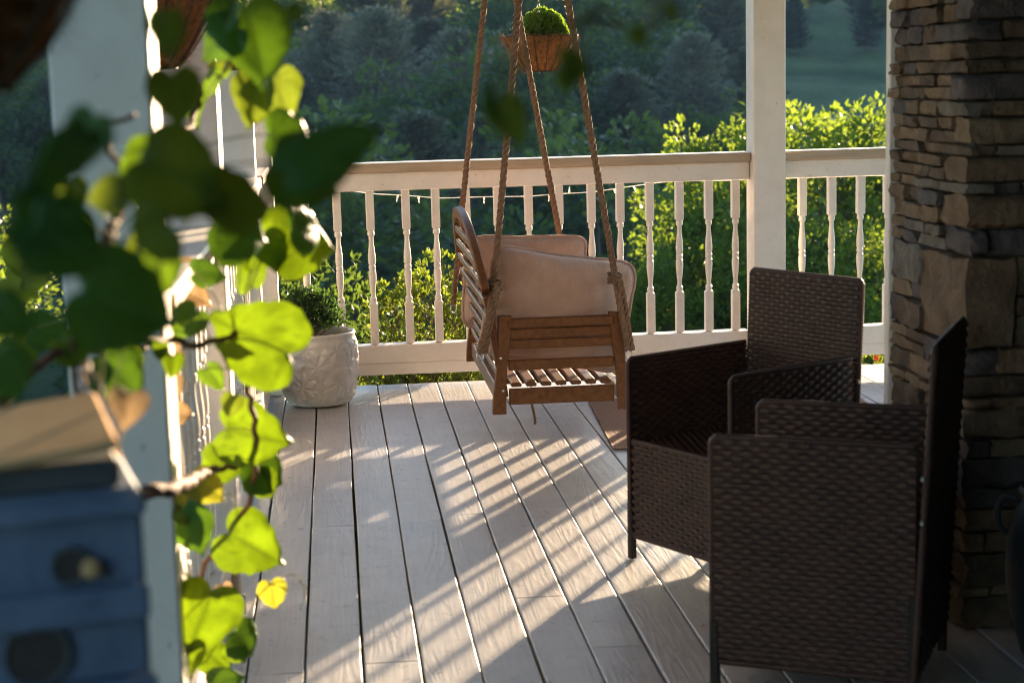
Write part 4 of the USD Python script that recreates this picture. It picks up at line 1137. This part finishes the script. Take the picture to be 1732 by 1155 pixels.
def leaf(px, py, size, depth, roll, yaw, pitch, tone, fold=0.25, droop=0.25, slim=1.0, stem=None):
    s = size * depth / FPX
    v, f = vine_leaf(int(px * 7 + py), fold, droop, slim)
    Rm = BASE @ rz(math.radians(roll)) @ ry(math.radians(yaw)) @ rx(math.radians(pitch))
    c = unp(px, py, depth)
    p_ = obj("leaf", (v * s @ Rm.T + c, f), f"vine_leaf_{tone}" if tone != "dry" else "dry_leaf", vine, smooth=True)
    o = v[:, :2] - [0, 0.42]                                             # veins run from the stalk to the lobes
    vein = np.zeros(len(v))
    for a in (-90, -38, -142, -4, -176):
        d_ = np.array([math.cos(math.radians(a)), math.sin(math.radians(a))])
        along, off = o @ d_, np.abs(o @ np.array([-d_[1], d_[0]]))
        side_ = np.abs(((along + 0.9 * off) * 7.0) % 1 - 0.5) * 2
        vein = np.maximum(vein, np.where(along > -0.02, np.exp(-(off / 0.022) ** 2), 0))
        vein = np.maximum(vein, np.where((along > 0.05) & (off < 0.2), 0.45 * np.exp(-((1 - side_) / 0.16) ** 2), 0))
    UsdGeom.PrimvarsAPI(p_).CreatePrimvar("vein", Sdf.ValueTypeNames.FloatArray, "vertex").Set(Vt.FloatArray.FromNumpy(vein.astype(np.float32)))
    base = c + Rm @ np.array([0, 0.42, 0]) * s
    if stem is None and STEMS and tone != "dry":
        q = np.vstack(STEMS); k = np.linalg.norm(q - base, axis=1).argmin()
        if np.linalg.norm(q[k] - base) < 0.34:
            mid_ = (base + q[k]) / 2 + np.array([0, 0, 0.1 * np.linalg.norm(q[k] - base)])
            obj("petiole", tube(smooth_path([base, mid_, q[k]], 9), 0.0013, 5), "vine_green_stem", vine, smooth=True)
    if stem is not None:
        q = unp(*stem)
        obj("petiole", tube(smooth_path([base, (base + q) / 2 + np.array([0, 0, 0.012]), q], 8), 0.0014, 5), "vine_green_stem", vine, smooth=True)


STEMS = []


def stem(pts, r0, r1, mt="vine_bark", n=40):
    p = smooth_path([unp(*q) for q in pts], n)
    p = p + 0.003 * np.stack([np.sin(np.arange(n) * 1.7), np.cos(np.arange(n) * 2.3), np.sin(np.arange(n) * 1.1)], 1)
    STEMS.append(p)
    obj("stem", tube(p, np.linspace(r0, r1, n), 7), mt, vine, smooth=True)


# px, py, size, depth, roll (tip direction, 0 = down), yaw, pitch, tone
stem([(-160, 780, 2.3), (0, 690, 2.3), (60, 620, 2.35), (120, 592, 2.4), (175, 598, 2.5), (250, 577, 2.6), (330, 583, 2.75), (400, 560, 2.85)], 0.0085, 0.005)
stem([(-160, 790, 2.3), (-190, 1000, 2.4), (-240, 1500, 2.5), (-260, 1750, 2.6)], 0.010, 0.009)
stem([(400, 560, 2.85), (408, 600, 2.9), (420, 660, 3.0), (431, 720, 3.1), (432, 790, 3.15), (415, 860, 3.2), (380, 915, 3.22), (345, 962, 3.25), (337, 1000, 3.25)], 0.0062, 0.0045)
stem([(337, 1000, 3.25), (330, 1030, 3.2), (318, 1075, 3.15), (308, 1125, 3.1), (300, 1180, 3.1)], 0.0038, 0.002, "vine_green_stem")
stem([(337, 1000, 3.25), (328, 1060, 3.3), (345, 1110, 3.35), (395, 1080, 3.4), (410, 1066, 3.4)], 0.003, 0.0015, "vine_bark")
stem([(240, 836, 2.55), (285, 826, 2.6), (312, 818, 2.7), (345, 800, 2.9), (400, 790, 3.1)], 0.012, 0.004)
stem([(180, 412, 1.9), (194, 375, 1.95), (208, 315, 2.0), (206, 285, 2.0), (185, 255, 2.0), (230, 190, 2.0)], 0.0065, 0.003)
stem([(120, 592, 2.4), (150, 500, 2.2), (180, 412, 1.9)], 0.007, 0.006)
stem([(336, 168, 2.9), (350, 138, 2.9), (363, 110, 2.9), (380, 60, 2.9)], 0.004, 0.003)
stem([(336, 168, 2.9), (290, 230, 2.6), (250, 330, 2.4), (235, 450, 2.4), (250, 577, 2.6)], 0.005, 0.004)
stem([(455, 240, 2.7), (457, 165, 2.6), (450, 100, 2.6), (425, 40, 2.5), (400, -60, 2.5)], 0.0022, 0.0018)
stem([(115, 595, 2.4), (140, 640, 2.0), (185, 690, 1.8), (205, 740, 1.8)], 0.004, 0.002)
stem([(400, -60, 2.5), (620, -90, 2.0), (900, -40, 1.7), (1010, 40, 1.62), (1085, 50, 1.6), (1150, 20, 1.6)], 0.0012, 0.0008, "vine_green_stem")
L = [
    (428, 572, 156, 2.85, -118, 10, -8, "bright"), (432, 738, 118, 3.12, 75, -12, 10, "bright"), (452, 800, 92, 3.2, 70, 20, 48, "dark"), (446, 822, 60, 3.2, 30, 0, 30, "bright"),
    (428, 925, 112, 3.2, 60, 8, 8, "bright"), (462, 1006, 50, 3.35, 10, 12, 10, "yellow"), (340, 1050, 125, 3.1, -20, 18, 5, "bright"), (415, 1088, 74, 3.3, 55, 30, 50, "dark"), (402, 1106, 42, 3.3, 40, 0, 20, "bright"),
    (322, 898, 96, 3.0, 10, -18, 22, "dark"), (372, 790, 76, 3.15, -30, 20, 0, "bright"), (352, 826, 66, 3.0, 60, 25, 10, "yellow"), (318, 845, 70, 3.0, 120, 0, 35, "yellow"), (312, 1100, 90, 3.15, 20, 25, 5, "bright"), (368, 1118, 60, 3.3, 50, 20, 15, "bright"),
    (300, 990, 70, 3.2, 170, -25, 10, "bright"), (385, 1150, 60, 3.2, 120, 30, 30, "dark"), (298, 1040, 80, 3.25, 200, 20, 10, "bright"),
    (512, 412, 128, 2.95, 95, 15, 38, "bright"), (462, 428, 70, 2.9, 40, 20, 30, "bright"), (418, 428, 74, 2.9, 10, 35, 0, "bright"), (410, 392, 130, 2.6, 85, 10, 55, "dark"), (520, 388, 90, 2.7, 100, 0, 65, "dark"),
    (520, 300, 129, 1.76, 70, 12, 30, "dark"), (492, 232, 92, 2.4, 88, 0, 45, "dark"), (565, 250, 202, 1.4, 128, 12, 28, "dark", 0.3, 0.2, 0.55), (535, 300, 95, 1.44, 60, 20, 20, "olive", 0.3, 0.2, 0.8),
    (432, 170, 92, 2.55, -10, 30, 0, "olive"), (474, 165, 88, 2.55, 15, -20, 0, "olive"), (430, 68, 150, 2.35, 10, 30, -12, "dark"), (372, 70, 90, 2.35, -60, -20, 20, "dark"), (398, 22, 66, 2.3, 160, 60, 10, "dark", 0.3, 0.2, 0.7),
    (298, 165, 95, 1.56, 10, 20, 5, "olive"), (284, 58, 84, 1.4, 5, 25, 0, "olive", 0.2, 0.2, 0.8),
    (312, 308, 163, 1.56, 60, 10, 18, "olive"), (178, 332, 72, 1.64, -80, 0, 15, "olive"), (405, 335, 146, 1.6, 112, 20, 52, "olive"),
    (96, 285, 168, 1.28, -38, 58, 5, "dark", 0.35, 0.1, 0.6), (142, 240, 103, 1.32, -25, -22, 10, "dark"), (115, 415, 146, 1.28, 60, 10, 30, "dark"), (70, 380, 112, 1.28, 80, 10, 40, "dark"),
    (218, 518, 185, 1.44, 72, 8, 34, "dark"), (255, 400, 112, 1.52, -60, 10, 45, "olive"), (45, 440, 76, 3.4, 10, 20, 10, "bright"), (35, 485, 66, 3.4, 60, 10, 10, "bright"), (62, 470, 50, 3.4, 100, 10, 10, "bright"),
    (205, 640, 100, 2.4, 40, 20, 20, "dark"), (212, 622, 62, 2.45, 0, 20, 10, "bright"), (40, 595, 66, 3.0, 40, 20, 10, "bright"), (85, 560, 70, 2.9, 90, 10, 40, "dark"), (20, 540, 86, 1.36, 60, 10, 20, "dark"), (10, 640, 103, 1.36, 20, 10, 30, "dark"),
    (420, 455, 70, 3.0, 200, 30, 20, "bright"), (355, 462, 60, 3.0, 100, 30, 30, "dark"), (490, 545, 55, 3.0, 95, 40, 10, "bright"), (260, 265, 77, 1.6, 190, 30, 20, "dark"),
    (1082, 64, 43, 1.28, 20, 20, 0, "olive", 0.2, 0.2, 0.95), (975, 112, 65, 1.32, 95, 10, 35, "olive"), (958, 138, 43, 1.32, 10, 10, 10, "olive"), (862, 205, 93, 1.36, 25, 18, -8, "olive", 0.35, 0.2, 0.8), (838, 190, 83, 1.36, 10, 68, 0, "dark", 0.2, 0.1, 0.6), (1136, 22, 38, 1.28, 40, 30, 10, "olive"), (500, 24, 34, 1.6, 20, 10, 10, "olive"),
]
for a in L:
    leaf(*a)
leafy_tones = ["mid", "mid", "olive", "dark", "bright"]
for k in range(34):
    q = STEMS[int(vrng.choice([0, 0, 4, 6, 7, 7, 8, 8, 9, 2]))]
    p = q[int(vrng.integers(4, 38))] + vrng.normal(0, 0.035, 3)
    c_ = RC.T @ (p - EYE); dep = -c_[2]
    ppx, ppy = CX + FPX * c_[0] / dep, CY - FPX * c_[1] / dep
    if not (-60 < ppx < 520 and -40 < ppy < 700) or dep < 1.75:
        continue
    leaf(round(ppx), round(ppy), float(vrng.uniform(0.030, 0.062)) / dep * FPX, dep, float(vrng.uniform(-80, 110)), float(vrng.uniform(-40, 40)), float(vrng.uniform(-10, 50)), leafy_tones[int(vrng.integers(5))], float(vrng.uniform(0.2, 0.5)), float(vrng.uniform(0.1, 0.5)), float(vrng.uniform(0.8, 1)))
stem([(900, -40, 1.7), (890, 60, 1.7), (868, 165, 1.7)], 0.0008, 0.0006, "vine_green_stem")
stem([(1010, 40, 1.62), (990, 80, 1.64), (980, 100, 1.65)], 0.0008, 0.0006, "vine_green_stem")
for p in (((470, 790, 3.3), (505, 780, 3.4), (520, 745, 3.45), (512, 738, 3.45), (508, 748, 3.45)), ((505, 975, 3.4), (515, 1000, 3.4), (508, 1030, 3.4)), ((480, 985, 3.35), (500, 975, 3.4), (512, 985, 3.4), (514, 1010, 3.4)), ((400, 870, 3.2), (385, 830, 3.2), (370, 815, 3.2))):
    stem(p, 0.0012, 0.0008, "vine_green_stem", 16)
for px, py, s, d, ro in ((310, 470, 62, 3.6, 20), (330, 500, 56, 3.6, 60), (275, 530, 60, 3.5, 10), (300, 545, 50, 3.5, 90), (285, 575, 66, 3.4, 30), (255, 520, 40, 3.4, 140), (215, 690, 70, 1.9, -10), (195, 760, 40, 1.9, 30), (380, 1000, 30, 3.3, 20), (305, 700, 50, 3.6, 60), (292, 655, 44, 3.6, 10)):
    leaf(px, py, s, d, ro, vrng.uniform(-40, 40), vrng.uniform(-30, 50), "dry", 0.5, 0.5)

# ------------------------------------------------------------------ painted birdhouse in the very near foreground
BD = 1.75
BS = BD / 1.32
bc = unp(80, 900, BD)
bh = thing("birdhouse", "strongly blurred blue painted wooden birdhouse with tan roof in the lower left corner", "birdhouse", (bc[0], bc[1], 0), 13, scale=BS)
pxm = BD / FPX
bz = lambda py: unp(80, py, BD)[2] / BS
W2 = 0.066
zb0, zb1, zr0, zr1 = 0.74 / BS, bz(806), bz(800), bz(738)
hull2 = box(-W2, W2, -0.06, 0.07, zb0, zb1, 0.004)
obj("body", hull2, "blue_paint", bh)
for z0, z1, pr, w in ((bz(850), bz(815), 0.010, W2 + 0.002), (bz(1025), bz(965), 0.012, W2 + 0.001), (bz(1175), bz(1120), 0.02, W2 + 0.003)):
    obj("ledge", box(-w, w, -0.06 - pr, -0.0605, z0, z1, 0.003), "blue_paint", bh)
obj("roof_board", xf(box(-0.062, 0.056, -0.075, 0.10, 0, 0.007, 0.003), rx(0.05) @ ry(-0.10), (-0.004, 0, zr1)), "tan_wood", bh)
obj("gable", box(-0.058, 0.052, -0.058, 0.075, zr0 - 0.002, zr1 - 0.008, 0.003), "slate_wood", bh)
for x, py, r in ((-0.016, 1068, 0.021), (0.012, 925, 0.011)):
    cyl = trimesh.creation.cylinder(r, 0.004, sections=28)
    obj("entrance_hole", xf(cyl, rx(PI / 2), (x, -0.0615, bz(py))), "hole_dark", bh)
    obj("hole_rim", xf(ring(r + 0.002, 0.0022, 28, 6), None, (x, -0.0635, bz(py))), "slate_wood", bh, smooth=True)
obj("knob", xf(trimesh.creation.icosphere(2, 0.008), loc=(0.026, -0.068, bz(930))), "tan_wood", bh, smooth=True)
for k in range(4):
    x = -0.022 + k * 0.0135
    obj("picket", [box(x, x + 0.009, -0.088, -0.084, bz(1215), bz(1140), 0.001)], "white_paint", bh)
obj("perch_rail", box(-0.03, 0.035, -0.084, -0.0805, bz(1200), bz(1185), 0.001), "white_paint", bh)
obj("pole", [tube([(0, 0, 0.0), (0, 0, zb0 + 0.002)], 0.016, 10), box(-0.12, 0.12, -0.12, 0.12, 0.001, 0.03, 0.004)], "slate_wood", bh)

# ------------------------------------------------------------------ haze
HAZE = 0.00018
mat("haze_air", {"v": ("principled_volume", {"color": (0.42, 0.60, 1.0), "density": HAZE, "anisotropy": 0.0})}, [], surface=None, volume="v.volume")
obj("haze", box(-910, 1010, -510, 1410, -30, 70, 0.0), "haze_air", kind="stuff", label="thin blue evening haze in the valley")
